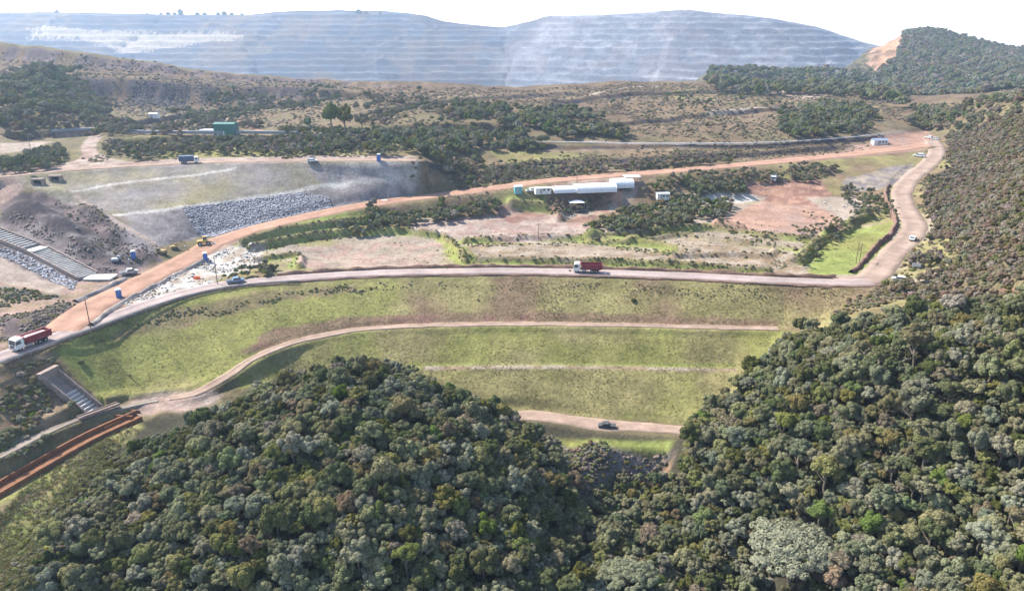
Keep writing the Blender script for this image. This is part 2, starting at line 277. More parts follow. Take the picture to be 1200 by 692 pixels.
def lay_poly(pts, c1, c2=None, soft=1.0, rough=1.6, n=None, amt=1.0, lo=.35, hi=.65):
    global GC
    P = np.array([at(*p) for p in pts]); s = window(P, soft+rough+2); x = GX[s]; y = GY[s]
    d, _ = dist_poly(x, y, list(P)+[P[0]]); d = np.where(inside(P, x, y), d, -d)+(n2[s]-.5)*2*rough+(n1[s]-.5)*rough
    w = (sstep(-soft, soft, d)*amt)[..., None]
    nn = (n1*.5+n2*.5 if n is None else n)[s]
    c = C[c1] if c2 is None else C[c1]+(C[c2]-C[c1])*sstep(lo, hi, nn)[..., None]
    GC[s] = GC[s]*(1-w)+c*w
def lay_path(pts, hw, c1, c2=None, soft=.5, rough=.8, amt=1.0):
    P = gpath(pts, 2.0, 4) if not isinstance(pts, np.ndarray) else pts
    P = np.r_[P[:-1:2], P[-1:]] if len(P) > 30 else P
    s = window(P, hw+4); d, _ = dist_poly(GX[s], GY[s], P); d = hw-d+(n2[s]-.5)*2*rough
    w = (sstep(-soft, soft, d)*amt)[..., None]; nn = n2[s]
    c = C[c1] if c2 is None else C[c1]+(C[c2]-C[c1])*sstep(.35, .65, nn)[..., None]
    GC[s] = GC[s]*(1-w)+c*w

lay(sstep(2, -2, GY-Yl[LI['toe']]), 'forest'); lay(sstep(100, 112, GX)*sstep(60, 90, GY)*sstep(330, 300, GY)*sstep(.50, .54, GU+.0*GY)*.9, 'forest', 'scrub', n1)
# dam face
lay_band('toeU', 'b2', 'green', 'olive', n=n1, px=(380, 900)); lay_band('b2', 'b1', 'green', 'olive', n=n1, px=(260, 960))
lay_band('b1', 'crestO', 'olive', 'green', n=n1*.55+n3*.45, px=(60, 1060), lo=.42, hi=.58)
lay_band('b1', 'crestO', 'brown', 'olive', n=n1*.6+n3*.4, px=(470, 1075), lo=.38, hi=.62, soft=1.5)
lay_band('crestO', 'crestI', 'brown', 'red', rough=1.0)
lay_poly([(320,384),(420,370),(520,366),(640,366),(760,369),(910,376),(912,384),(760,381),(640,378),(520,379),(430,384),(360,396),(300,414),(285,412)], 'red', 'brown', soft=.6, rough=1.2, lo=.25, hi=.55)
lay_poly([(480,423),(860,426),(862,431),(480,429)], 'lime', 'green', rough=.5); lay_path([(500,430.5),(600,429.5),(700,430),(860,433)], 0.85, 'sand', 'dry', soft=.3, rough=.2)
lay_poly([(130,396),(330,352),(420,341),(420,334),(300,341),(200,362)], 'scrub', 'brown', amt=.8)
lay_poly([(62,410),(90,404),(140,450),(120,456)], 'lime', 'green', rough=.6)
lay_poly([(0,428),(62,410),(110,470),(60,500),(0,520)], 'brown', 'dry', n=n2)
lay_poly([(150,470),(190,458),(235,456),(262,462),(250,474),(215,482),(165,486)], 'pale', 'pink', rough=.8)
lay_poly([(0,560),(60,520),(150,490),(170,500),(130,530),(60,580),(0,625)], 'green', 'olive', n=n2)
lay_poly([(0,600),(30,585),(70,550),(110,535),(130,545),(100,600),(60,640),(40,700),(-40,700)], 'lime', 'olive', n=n2, amt=.9)
lay_poly([(82,548),(104,538),(108,545),(92,554)], 'pink', rough=.4); lay_poly([(0,596),(40,572),(58,572),(20,596),(-10,612)], 'pink', 'dry', rough=.5)
lay_poly([(0,512),(70,505),(76,512),(40,540),(0,552)], 'dark', 'scrub')  # vegetated bank, its shade put into the ground colour
lay_poly([(640,512),(790,516),(785,527),(650,522)], 'lime', 'green', rough=.5)
lay_poly([(650,522),(790,528),(770,548),(735,580),(690,600),(655,545)], 'rock', 'grey', n=n2, rough=1.0)
lay_poly([(735,572),(790,536),(786,546),(745,586)], 'pale', 'ochre', rough=.6)
# plain behind the crest
lay_band('crestI', 'M2', 'sand', 'olive', px=(290, 1100), n=n1); lay_band('crestI', 'M2', 'pink', 'dry', px=(-200, 290), n=n2)
lay_band('M2', 'T2', 'olive', 'brown', px=(320, 1100), n=n1)
for P_ in DYKES: (lay_path(P_, 3.4, 'green', 'lime', soft=1.0, rough=1.6), lay_path(P_, 1.1, 'scrub', 'olive', soft=.6, rough=.8))
lay_poly([(350,293),(420,284),(520,284),(515,305),(480,312),(350,312)], 'sand', 'pink', n=n2)
lay_poly([(550,287),(700,287),(800,296),(790,304),(680,306),(560,306)], 'sand', 'dry', n=n2)
lay_poly([(800,285),(900,292),(935,303),(940,322),(860,318),(790,303)], 'sand', 'dry', n=n2)
lay_poly([(690,277),(870,270),(940,285),(930,292),(800,282)], 'sand', 'dry', amt=.8)
lay_poly([(470,268),(560,258),(700,257),(690,264),(560,268)], 'lime', 'green', n=n2)
lay_poly([(560,252),(640,250),(700,262),(760,272),(600,285),(480,270),(480,262)], 'pink', 'pale', n=n2)
lay_poly([(560,232),(600,236),(640,252),(600,262),(580,250)], 'pink', 'red')
lay_poly([(850,255),(885,238),(950,232),(985,248),(990,270),(950,280),(880,272),(830,265)], 'pad', 'pink', n=n1)
lay_poly([(880,212),(960,208),(975,225),(985,245),(930,240),(890,236),(870,220)], 'red', 'orange', n=n2)
lay_poly([(800,227),(870,226),(900,232),(870,238),(800,236)], 'white', 'sand', rough=.8)
lay_poly([(945,232),(1000,230),(1020,240),(1000,258),(975,250)], 'pale', 'sand', n=n2)
lay_poly([(990,210),(1075,190),(1060,212),(1030,222),(985,226)], 'sand', 'grey', n=n2)
lay_poly([(950,290),(1000,265),(1050,258),(1040,285),(1005,322),(945,324)], 'lime', 'green', n=n1)
lay_poly([(640,225),(740,222),(748,240),(690,262),(655,258)], 'red', 'brown', n=n2)
lay_poly([(640,226),(640,216),(745,206),(750,215),(735,240),(700,252),(660,254),(660,248),(700,244),(728,225)], 'orange', 'sand', n=n2)
# lower-left works
lay_poly([(140,350),(215,312),(270,288),(310,292),(300,318),(230,342),(150,358)], 'white', 'sand', n=n2, rough=2.2)
lay_poly([(40,392),(50,368),(80,352),(130,342),(175,326),(215,318),(150,352),(110,374),(70,394)], 'orange', 'pink', n=n2, rough=2.0)
lay_poly([(0,366),(50,360),(70,352),(60,368),(0,378)], 'orange', 'pink', n=n2)
lay_poly([(225,338),(310,312),(330,320),(240,346)], 'brown', 'olive', n=n2)
lay_poly([(0,372),(80,355),(100,362),(60,390),(0,402)], 'purple', 'scrub', n=n2)
lay_poly([(0,298),(30,310),(75,335),(70,345),(0,330)], 'sand', 'pale'); lay_poly([(0,335),(70,348),(0,358)], 'scrub', 'grey')
lay_poly([(0,208),(40,206),(20,230),(0,240)], 'pale', 'pink', n=n2)
lay_poly([(0,250),(60,230),(190,300),(150,325),(60,330),(0,300)], 'grey', 'purple', n=n1)
lay_poly([(25,225),(70,222),(120,255),(175,285),(190,305),(150,318),(100,300),(40,260),(0,262),(0,240)], 'rock', 'purple', n=n2)
lay_poly([(50,240),(90,262),(150,300),(120,300),(70,280)], 'grey', 'rock', n=n2)
# upper embankment
lay_band('T2u', 'U1', 'grey', 'greyl', px=(165, 500), n=n1); lay_band('U1', 'UC', 'greyl', 'olive', px=(60, 500), n=n1*.4+n3*.6, lo=.38, hi=.75)
lay_poly([(360,195),(400,190),(490,189),(492,204),(440,215),(400,220),(370,212)], 'greyl', 'white', n=n1, lo=.45, hi=.8)
lay_poly([(148,252),(212,245),(230,270),(225,282),(180,284)], 'grey', 'greyl', n=n2)
lay_poly([(212,243),(350,224),(385,233),(390,246),(330,256),(250,276),(228,270)], 'greyl', 'grey', n=nf)
lay_path([(85,224),(140,215),(230,205),(275,198)], .8, 'white', soft=.4, rough=.3, amt=.75); lay_path([(135,252),(215,242),(345,225),(400,216),(485,206)], 1.0, 'white', soft=.4, rough=.3, amt=.75)
lay_path([(88,228),(130,255),(178,284)], 1.0, 'pale', soft=.4, rough=.3)
lay_band('UC', 'B1', 'pale', 'pink', px=(-200, 500)); lay_band('B1', 'K', 'olive', 'scrub', px=(100, 1090), n=n1)
lay_poly([(70,193),(95,186),(105,178),(118,182),(150,190),(90,197)], 'pink', 'sand'); lay_path([(112,160),(103,172),(105,182),(85,195)], 3.0, 'pink', 'pale')
lay_poly([(0,168),(60,166),(40,175),(0,180)], 'pale', 'sand')
lay_poly([(190,172),(420,176),(430,181),(190,186)], 'green', 'olive', n=n2)
# right terraces
lay_band('T2u', 'K', 'brown', 'scrub', px=(500, 1090), n=n1)
lay_poly([(860,192),(950,178),(1050,172),(1060,178),(960,188)], 'pink', 'red', n=n2)
lay_poly([(960,180),(1030,158),(1085,152),(1100,165),(1080,178),(1000,182)], 'pink', 'orange', n=n2)
lay_poly([(560,168),(690,182),(680,196),(600,196)], 'green', 'olive', n=n2, amt=.7)
lay_path([(590,164),(700,165.5),(800,168),(900,167),(1000,160),(1060,153)], 1.6, 'pale', soft=.6, rough=.4)
lay_path([(640,178),(760,174),(900,170),(1010,163)], 1.0, 'sand', soft=.6, rough=.4)
# hills of the middle distance
lay_band('K', 'S2', 'scrub', 'hilld', px=(-200, 1120), n=n1, soft=6); lay_band('S2', 'R', 'hill', 'hilld', px=(-200, 1120), n=n3*.5+n1*.5, soft=6)
lay_band('S1', 'R', 'hill', 'hilld', px=(640, 1060), n=n1, soft=10, rough=12); lay_band('S1', 'R', 'olive', 'hilld', px=(760, 1000), n=n1*.5+n3*.5, soft=10, rough=14, lo=.3, hi=.5)
ns = fbm(GX, GY*.15, 9, 4, 301)
lay_band('R0', 'R', 'purple', 'hilld', px=(-300, 470), n=ns, lo=.50, hi=.70); lay_band('R00', 'R0', 'hilld', 'hill', px=(-300, 470), soft=2); lay_band('S2', 'R00', 'rock', 'hill', px=(-300, 420), n=ns*.6+n1*.4, lo=.42, hi=.6)
for P_ in CUTS: lay_path(P_-np.array([0, 2.5, 0]), 1.3, 'hilld', 'dry', soft=.8, rough=1.0); lay_path(P_+np.array([0, 1.4, 0]), 1.6, 'rock', 'hill', soft=.8, rough=1.0)
lay_path([(830,134),(900,126),(960,124)], 2.0, 'sand', rough=1.0); lay_path([(690,112),(720,105),(770,102)], 2.2, 'sand', rough=1.0); lay_path([(430,128),(480,118),(560,112)], 1.8, 'dry', rough=1.0)
lay_path([(190,136),(225,134),(250,138),(268,140)], 1.6, 'sand'); lay_path([(272,140),(300,152),(310,156)], 2.0, 'orange'); lay_path([(110,142),(150,150),(70,158)], 2.0, 'pink')
lay_path([(240,128),(320,120),(390,113)], 1.8, 'dry', rough=1.0)
lay_poly([(900,108),(940,104),(1000,108),(950,118)], 'pink', 'sand', rough=4)
# far: forest hill, cut, pit
lay_band('V', 'W', 'forest', 'scrub', n=n1, soft=10)
lay_poly([(986,79),(1000,66),(1012,58),(1040,47),(1058,44),(1058,62),(1060,79)], 'orange', 'ochre', soft=3, rough=6, n=n2)
lay_band('F2', 'W', 'ochre', 'orange', px=(982, 1056), n=n1, soft=3, rough=12)
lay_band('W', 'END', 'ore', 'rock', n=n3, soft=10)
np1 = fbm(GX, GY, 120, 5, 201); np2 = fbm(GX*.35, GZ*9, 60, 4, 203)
hb = _hash(k, np.floor(GX/240+k*.37), 5); stk = fbm(GX, GY*.12, 34, 4, 205); lit_wall = sstep(.0, .10, GU+.03+(np1-.5)*.12)  # right pit wall mixed paler: sunlit side put into the albedo
blk = fbm(GX, GZ*2.5+GY*.3, 22, 4, 207); val = -.05+.14*_hash(sec, k, 11)+.10*hb+.26*lit_wall+.30*sstep(.50, .56, blk*.6+np1*.4)*(.35+.65*lit_wall)+.24*sstep(.36, .30, fr)*sstep(.42, .56, fbm(GX, GY, 90, 3, 209))-.10*sstep(.4, .7, fr)
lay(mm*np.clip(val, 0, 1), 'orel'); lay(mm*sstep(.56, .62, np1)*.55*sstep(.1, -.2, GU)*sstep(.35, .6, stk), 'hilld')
lay_poly([(35,33),(120,36),(190,40),(270,38),(290,44),(225,52),(150,62),(100,48),(40,44)], 'cream', 'sand', soft=4, rough=24, n=blk)
GC *= (0.86+0.28*n2*.6+0.28*nf*.4)[..., None]
GC = np.clip(GC, 0.01, 0.9)

# ---------------------------------------------------------------- materials
def nodes_of(m):
    m.use_nodes = True; return m.node_tree.nodes, m.node_tree.links
def ground_mat():
    m = bpy.data.materials.new('ground_soil'); N, L = nodes_of(m); b = N['Principled BSDF']
    b.inputs['Roughness'].default_value = 1.0; b.inputs['Specular IOR Level'].default_value = 0.08
    at_ = N.new('ShaderNodeVertexColor'); at_.layer_name = 'Col'
    tc = N.new('ShaderNodeNewGeometry')
    def noise(s, d, r=.6):
        n = N.new('ShaderNodeTexNoise'); n.inputs['Scale'].default_value = s; n.inputs['Detail'].default_value = d; n.inputs['Roughness'].default_value = r
        L.new(tc.outputs['Position'], n.inputs['Vector']); return n
    def ramp(n, a, b_):
        r = N.new('ShaderNodeMapRange'); r.inputs[1].default_value = .3; r.inputs[2].default_value = .7; r.inputs[3].default_value = a; r.inputs[4].default_value = b_
        L.new(n.outputs['Fac'], r.inputs[0]); return r
    a1 = ramp(noise(1.3, 6, .75), .66, 1.3); a2 = ramp(noise(.13, 6, .65), .66, 1.3)
    mu = N.new('ShaderNodeMath'); mu.operation = 'MULTIPLY'; L.new(a1.outputs[0], mu.inputs[0]); L.new(a2.outputs[0], mu.inputs[1])
    a3 = ramp(noise(.55, 9, .85), .72, 1.16); m2 = N.new('ShaderNodeMath'); m2.operation = 'MULTIPLY'; L.new(mu.outputs[0], m2.inputs[0]); L.new(a3.outputs[0], m2.inputs[1]); mu = m2
    mx = N.new('ShaderNodeVectorMath'); mx.operation = 'SCALE'; L.new(at_.outputs['Color'], mx.inputs[0]); L.new(mu.outputs[0], mx.inputs['Scale'])
    L.new(mx.outputs[0], b.inputs['Base Color'])
    bp = N.new('ShaderNodeBump'); bp.inputs['Strength'].default_value = .8; bp.inputs['Distance'].default_value = .5
    nb = noise(.9, 6, .7); L.new(nb.outputs['Fac'], bp.inputs['Height']); L.new(bp.outputs[0], b.inputs['Normal'])
    return m
def mat(name, col, rough=.8, spec=.2, var=.25, scale=2.0, metal=0.0, bump=0.0, col2=None, coat=0.0):
    """plain material with procedural mottling"""
    m = bpy.data.materials.get(name)
    if m: return m
    m = bpy.data.materials.new(name); N, L = nodes_of(m); b = N['Principled BSDF']
    b.inputs['Roughness'].default_value = rough; b.inputs['Specular IOR Level'].default_value = spec; b.inputs['Metallic'].default_value = metal
    b.inputs['Coat Weight'].default_value = coat
    g = N.new('ShaderNodeNewGeometry'); n = N.new('ShaderNodeTexNoise'); n.inputs['Scale'].default_value = scale; n.inputs['Detail'].default_value = 5; n.inputs['Roughness'].default_value = .65
    L.new(g.outputs['Position'], n.inputs['Vector'])
    r = N.new('ShaderNodeValToRGB'); c2 = col2 or tuple(c*(1+var) for c in col); c1 = tuple(c*(1-var) for c in col)
    r.color_ramp.elements[0].position = .3; r.color_ramp.elements[1].position = .7
    r.color_ramp.elements[0].color = (*c1, 1); r.color_ramp.elements[1].color = (*[min(.95, c) for c in c2], 1)
    L.new(n.outputs['Fac'], r.inputs[0]); L.new(r.outputs[0], b.inputs['Base Color'])
    if name.endswith(('gravel', 'dirt')):                            # wheel-worn and damp patches
        n2_ = N.new('ShaderNodeTexNoise'); n2_.inputs['Scale'].default_value = .09; n2_.inputs['Detail'].default_value = 8; n2_.inputs['Roughness'].default_value = .75; L.new(g.outputs['Position'], n2_.inputs['Vector'])
        mr_ = N.new('ShaderNodeMapRange'); mr_.inputs[1].default_value = .32; mr_.inputs[2].default_value = .68; mr_.inputs[3].default_value = .72; mr_.inputs[4].default_value = 1.2; L.new(n2_.outputs['Fac'], mr_.inputs[0])
        vm_ = N.new('ShaderNodeVectorMath'); vm_.operation = 'SCALE'; L.new(r.outputs[0], vm_.inputs[0]); L.new(mr_.outputs[0], vm_.inputs['Scale']); L.new(vm_.outputs[0], b.inputs['Base Color'])
    if bump:
        bp = N.new('ShaderNodeBump'); bp.inputs['Strength'].default_value = bump; bp.inputs['Distance'].default_value = .2; L.new(n.outputs['Fac'], bp.inputs['Height']); L.new(bp.outputs[0], b.inputs['Normal'])
    return m
def leaf_mat(name, col, var=.35, hue=.03):
    m = bpy.data.materials.new(name); N, L = nodes_of(m); N.remove(N['Principled BSDF']); out = N['Material Output']
    oi = N.new('ShaderNodeObjectInfo'); g = N.new('ShaderNodeNewGeometry')
    n = N.new('ShaderNodeTexNoise'); n.inputs['Scale'].default_value = .9; n.inputs['Detail'].default_value = 3; L.new(g.outputs['Position'], n.inputs['Vector'])
    hs = N.new('ShaderNodeHueSaturation'); hs.inputs['Color'].default_value = (*col, 1)
    def mr(src, a, b_):
        r = N.new('ShaderNodeMapRange'); r.inputs[3].default_value = a; r.inputs[4].default_value = b_; L.new(src, r.inputs[0]); return r.outputs[0]
    wn_ = N.new('ShaderNodeTexWhiteNoise'); wn_.noise_dimensions = '1D'; L.new(oi.outputs['Random'], wn_.inputs['W'])
    L.new(mr(oi.outputs['Random'], .5-hue, .5+hue), hs.inputs['Hue'])
    L.new(mr(wn_.outputs['Value'], .65, 1.2), hs.inputs['Saturation'])
    ml = N.new('ShaderNodeMath'); ml.operation = 'MULTIPLY'; L.new(mr(wn_.outputs['Value'], 1+var, 1-var), ml.inputs[0]); L.new(mr(n.outputs['Fac'], .7, 1.3), ml.inputs[1])
    rp = N.new('ShaderNodeMath'); rp.operation = 'MULTIPLY'; L.new(ml.outputs[0], rp.inputs[0]); L.new(mr(g.outputs['Random Per Island'], .75, 1.25), rp.inputs[1])
    L.new(rp.outputs[0], hs.inputs['Value'])
    d = N.new('ShaderNodeBsdfDiffuse'); t = N.new('ShaderNodeBsdfTranslucent'); mx = N.new('ShaderNodeMixShader'); mx.inputs[0].default_value = .28
    L.new(hs.outputs[0], d.inputs[0]); L.new(hs.outputs[0], t.inputs[0]); L.new(d.outputs[0], mx.inputs[1]); L.new(t.outputs[0], mx.inputs[2]); L.new(mx.outputs[0], out.inputs[0])
    return m

# ---------------------------------------------------------------- mesh builders
def mesh(name, V, F, m=None, smooth=False):
    me = bpy.data.meshes.new(name); V = np.asarray(V, np.float32)
    if isinstance(F, np.ndarray):
        k = F.shape[1]; me.vertices.add(len(V)); me.vertices.foreach_set('co', V.ravel()); me.loops.add(F.size); me.loops.foreach_set('vertex_index', F.ravel().astype(np.int32))
        me.polygons.add(len(F)); me.polygons.foreach_set('loop_start', np.arange(0, F.size, k, dtype=np.int32)); me.polygons.foreach_set('loop_total', np.full(len(F), k, np.int32))
    else: me.from_pydata([tuple(v) for v in V], [], F)
    me.update(calc_edges=True); me.validate()
    if smooth: me.polygons.foreach_set('use_smooth', np.ones(len(me.polygons), bool))
    if m: me.materials.append(m)
    return me
def obj(name, me, parent=None, loc=(0, 0, 0), rz=0.0, label=None, cat=None, group=None, kind=None):
    o = bpy.data.objects.new(name, me); COL.objects.link(o); o.location = loc; o.rotation_euler = (0, 0, rz)
    if parent: o.parent = parent
    if label: o['label'] = label
    if cat: o['category'] = cat
    if group: o['group'] = group
    if kind: o['kind'] = kind
    return o
class MB:
    """collects boxes, tubes, prisms into ONE mesh"""
    def __init__(s): s.V = []; s.F = []
    def add(s, V, F):
        b = len(s.V); s.V += [tuple(v) for v in V]; s.F += [tuple(i+b for i in f) for f in F]; return s
    def box(s, x0, x1, y0, y1, z0, z1, taper=0.0, cut=None):
        t = taper
        V = [(x0,y0,z0),(x1,y0,z0),(x1,y1,z0),(x0,y1,z0),(x0+t,y0+t,z1),(x1-t,y0+t,z1),(x1-t,y1-t,z1),(x0+t,y1-t,z1)]
        return s.add(V, [(3,2,1,0),(4,5,6,7),(0,1,5,4),(1,2,6,5),(2,3,7,6),(3,0,4,7)])
    def prism(s, prof, y0, y1):
        """profile in x,z extruded along y"""
        n = len(prof); V = [(x, y0, z) for x, z in prof]+[(x, y1, z) for x, z in prof]
        return s.add(V, [tuple(range(n))[::-1][::-1], tuple(range(2*n-1, n-1, -1))]+[(i+n, (i+1) % n+n, (i+1) % n, i) for i in range(n)])
    def tube(s, a, b, r0, r1=None, n=8):
        a = Vector(a); b = Vector(b); r1 = r0 if r1 is None else r1; d = (b-a).normalized(); u = d.orthogonal().normalized(); w = d.cross(u)
        V = [a+(u*math.cos(2*math.pi*i/n)+w*math.sin(2*math.pi*i/n))*r0 for i in range(n)]+[b+(u*math.cos(2*math.pi*i/n)+w*math.sin(2*math.pi*i/n))*r1 for i in range(n)]
        return s.add(V, [tuple(range(n-1, -1, -1)), tuple(range(n, 2*n))]+[(i, (i+1) % n, (i+1) % n+n, i+n) for i in range(n)])
    def me(s, name, m, smooth=False): return mesh(name, s.V, s.F, m, smooth)
    def build(s, name, m, parent=None, **k): return obj(name, s.me(name, m), parent, **k)
def empty(name, loc, rz=0.0, label=None, cat=None, group=None):
    o = obj(name, None, None, loc, rz, label, cat, group); o.empty_display_size = .3; return o

# ---------------------------------------------------------------- ground sheet
NR = len(ys)
idx = np.arange(NR*NC).reshape(NR, NC)
F = np.stack([idx[:-1, :-1], idx[:-1, 1:], idx[1:, 1:], idx[1:, :-1]], -1).reshape(-1, 4)
V = np.stack([GX, GY, GZ], -1).reshape(-1, 3)
me = mesh('ground', V, F, ground_mat(), True)
ca = me.color_attributes.new('Col', 'FLOAT_COLOR', 'POINT')
ca.data.foreach_set('color', np.concatenate([GC.reshape(-1, 3), np.ones((NR*NC, 1))], 1).astype(np.float32).ravel())
obj('ground', me, kind='structure')

# roads: graded strips with loose edges, slightly proud of the ground
def strip(name, P, hw, m, lift=.03, wob=.35, seed=0):
    d = np.gradient(P[:, :2], axis=0); d /= np.linalg.norm(d, axis=1)[:, None]+1e-9; nrm = np.stack([-d[:, 1], d[:, 0]], 1)
    s = np.arange(len(P))*1.5; wob = {'toe_road': .9, 'gravel_path': .5}.get(name, wob); wl_ = hw+(vnoise(s*.22, s*0+seed, 5)-.5)*2*wob; wr = hw+(vnoise(s*.22, s*0+seed+9, 6)-.5)*2*wob
    V = []
    for off, dz in ((-1, -.32), (-.94, 0), (-.45, .02), (-.38, -.05), (0, .03), (.38, -.05), (.45, .02), (.94, 0), (1, -.32)):
        w = (wl_ if off > 0 else wr)*off; q = P[:, :2]+nrm*w[:, None]; V.append(np.c_[q, P[:, 2]+lift+dz])
    V = np.stack(V, 1); n, k = V.shape[:2]; ii = np.arange(n*k).reshape(n, k)
    F = np.stack([ii[:-1, :-1], ii[1:, :-1], ii[1:, 1:], ii[:-1, 1:]], -1).reshape(-1, 4)[:, ::-1]
    return obj(name, mesh(name, V.reshape(-1, 3), F, m), kind='structure')
M_pale = mat('pale_gravel', (.265, .212, .195), 1, .05, .12, .35, bump=.3); M_orange = mat('orange_dirt', (.28, .168, .118), 1, .05, .18, .25, bump=.4)
M_tan = mat('tan_dirt', (.25, .18, .138), 1, .05, .2, .4, bump=.3); M_grav = mat('grey_gravel', (.20, .165, .135), 1, .05, .2, .5, bump=.3); M_sandr = mat('sandy_dirt', (.255, .188, .148), 1, .05, .15, .3, bump=.3)
for n, m_ in dict(crest_road=M_pale, hillside_road=M_sandr, haul_road=M_orange, bench_track=M_tan, toe_road=M_tan, embankment_road=M_tan, gravel_path=M_grav).items():
    P, hw = PATHS[n]; strip(n, P, hw, m_, lift={'hillside_road': -.02}.get(n, .03), seed=len(n))
def ridge(name, P, off, w, h, m, seed=1):
    """windrow of earth along a road edge"""
    d = np.gradient(P[:, :2], axis=0); d /= np.linalg.norm(d, axis=1)[:, None]+1e-9; nrm = np.stack([-d[:, 1], d[:, 0]], 1); s = np.arange(len(P))*1.0
    rows = []
    for k, (o, f) in enumerate(((-1, -.4), (-.6, .45), (-.15, .95), (.2, 1), (.65, .4), (1, -.4))):
        hh = h*f*(.35+1.1*vnoise(s*.8, s*0+k*.35, seed)+.5*vnoise(s*2.3, s*0+k, seed+8)-.25) if f > 0 else np.full(len(P), f*h)
        q = P[:, :2]+nrm*(off+o*w*(.6+.8*vnoise(s*.5, s*0+k, seed+3)))[:, None]; rows.append(np.c_[q, P[:, 2]+hh])
    V = np.stack(rows, 1); n, k = V.shape[:2]; ii = np.arange(n*k).reshape(n, k)
    F = np.stack([ii[:-1, :-1], ii[1:, :-1], ii[1:, 1:], ii[:-1, 1:]], -1).reshape(-1, 4)[:, ::-1]
    return obj(name, mesh(name, V.reshape(-1, 3), F, m, True), kind='structure')
M_berm = mat('berm_soil', (.16, .10, .075), 1, .05, .35, 1.2, bump=.5); M_bermg = mat('berm_grey_soil', (.22, .19, .17), 1, .05, .35, 1.2, bump=.5)
cr = PATHS['crest_road'][0]; hr = PATHS['hillside_road'][0]; ha = PATHS['haul_road'][0]
ridge('earth_berm', cr[60:-6], 4.4, .8, .75, M_berm); ridge('earth_berm', cr[10:], -4.2, .5, .35, M_berm, 7)
ridge('earth_berm', hr[8:92], 6.2, 1.1, 1.3, M_berm, 11); ridge('earth_berm', ha[12:26], 6.6, 1.2, .9, M_bermg, 15); ridge('earth_berm', ha[2:40], -6.2, .9, .6, M_bermg, 17)

# ---------------------------------------------------------------- vegetation
def crown_mesh(name, seed, m, nleaf=1500, leaf=.13, lobes=11, flat=.8, spread=.58, lr=(.34, .52), inner=True, up=.25):
    r = np.random.default_rng(seed); Cn = []; Rr = []
    for i in range(lobes):
        th = r.uniform(0, 2*math.pi); cz = r.uniform(-.35, 1.0); rad = math.sqrt(max(0, 1-cz*cz))
        k = spread*r.uniform(.6, 1.25); Cn.append((rad*math.cos(th)*k, rad*math.sin(th)*k, cz*k*flat)); Rr.append(r.uniform(*lr))
    Cn.append((0, 0, -.05)); Rr.append(.55); Cn = np.array(Cn); Rr = np.array(Rr)
    P = []; Nn = []
    while len(P) < nleaf:
        k = r.choice(len(Rr), p=Rr**2/np.sum(Rr**2)); n = r.normal(size=3); n /= np.linalg.norm(n)
        if n[2] < -.55: continue
        q = Cn[k]+n*Rr[k]*r.uniform(.82, 1.06)*np.array([1, 1, flat])
        d = np.linalg.norm((q-Cn)/np.array([1, 1, flat]), axis=1)/Rr
        if np.any(np.delete(d, k) < .80): continue
        P.append(q); Nn.append(n)
    P = np.array(P); Nn = np.array(Nn)+r.normal(size=(nleaf, 3))*.33+np.array([0, 0, up]); Nn /= np.linalg.norm(Nn, axis=1)[:, None]
    T = np.cross(Nn, r.normal(size=(nleaf, 3))); T /= np.linalg.norm(T, axis=1)[:, None]; B = np.cross(Nn, T)
    a = leaf*r.uniform(.6, 1.25, (nleaf, 1)); b = a*r.uniform(.55, .95, (nleaf, 1)); bend = Nn*a*.25
    V = np.stack([P-T*a, P-B*b-bend*.3, P+T*a-bend, P+B*b-bend*.3], 1).reshape(-1, 3); F = np.arange(nleaf*4).reshape(-1, 4)
    if inner:                                                     # added core of octahedra, blocks light leaking through the leaves
        iv = []; fi = []
        o8 = np.array([(1,0,0),(-1,0,0),(0,1,0),(0,-1,0),(0,0,1),(0,0,-1)], float); f8 = [(0,2,4),(2,1,4),(1,3,4),(3,0,4),(2,0,5),(1,2,5),(3,1,5),(0,3,5)]
        base = len(V)
        for c, rr in zip(Cn, Rr):
            b0 = base+len(iv); iv += [c+v*rr*.84*np.array([1, 1, flat]) for v in o8]; fi += [(b0+i, b0+j, b0+k, b0+k) for i, j, k in f8]
        V = np.r_[V, np.array(iv)]
        faces = [tuple(f) for f in F]+[f[:3] for f in fi]
        return mesh(name, V, faces, m)
    return mesh(name, V, F, m)
def trunk_mesh(name, m, h=1.0, r=.055, seed=0):
    r_ = random.Random(seed); b = MB(); p = Vector((0, 0, -.08)); pts = [p]
    for k in range(3): p = p+Vector((r_.uniform(-.05, .05), r_.uniform(-.05, .05), (h+.08)/3)); pts.append(p)
    for k in range(3): b.tube(pts[k], pts[k+1], r*(1-.2*k), r*(1-.2*(k+1)), 6)
    for k in range(5):
        a = r_.uniform(0, 6.28); s = pts[2].lerp(pts[3], r_.uniform(0, 1)); b.tube(s, s+Vector((math.cos(a)*.3, math.sin(a)*.3, r_.uniform(.2, .4))), r*.45, r*.15, 5)
    return b.me(name, m)
M_bark = mat('bark', (.16, .13, .10), 1, .05, .3, 6)
KIND = [('dark_green', (.108,.115,.045), .25), ('grey_green', (.200,.196,.108), .2), ('olive', (.192,.178,.072), .22), ('brownish', (.170,.140,.078), .2), ('bright_green', (.135,.165,.05), .2), ('bluish', (.138,.145,.072), .25), ('dry_brown', (.25,.192,.130), .15)]
LM = [leaf_mat('leaves_'+k, c, v) for k, c, v in KIND]
PROTO = []                                                        # (mesh, kind)
for k in range(7):
    PROTO.append((crown_mesh('crown', 50+k, LM[k], 2700, .10, 34, .8, .76, (.13, .33)), k)); PROTO.append((crown_mesh('crown', 80+k, LM[k], 2300, .105, 22, 1.05, .66, (.16, .40)), k))
TRUNK = [trunk_mesh('trunk', M_bark, 1, .05, s) for s in range(3)]
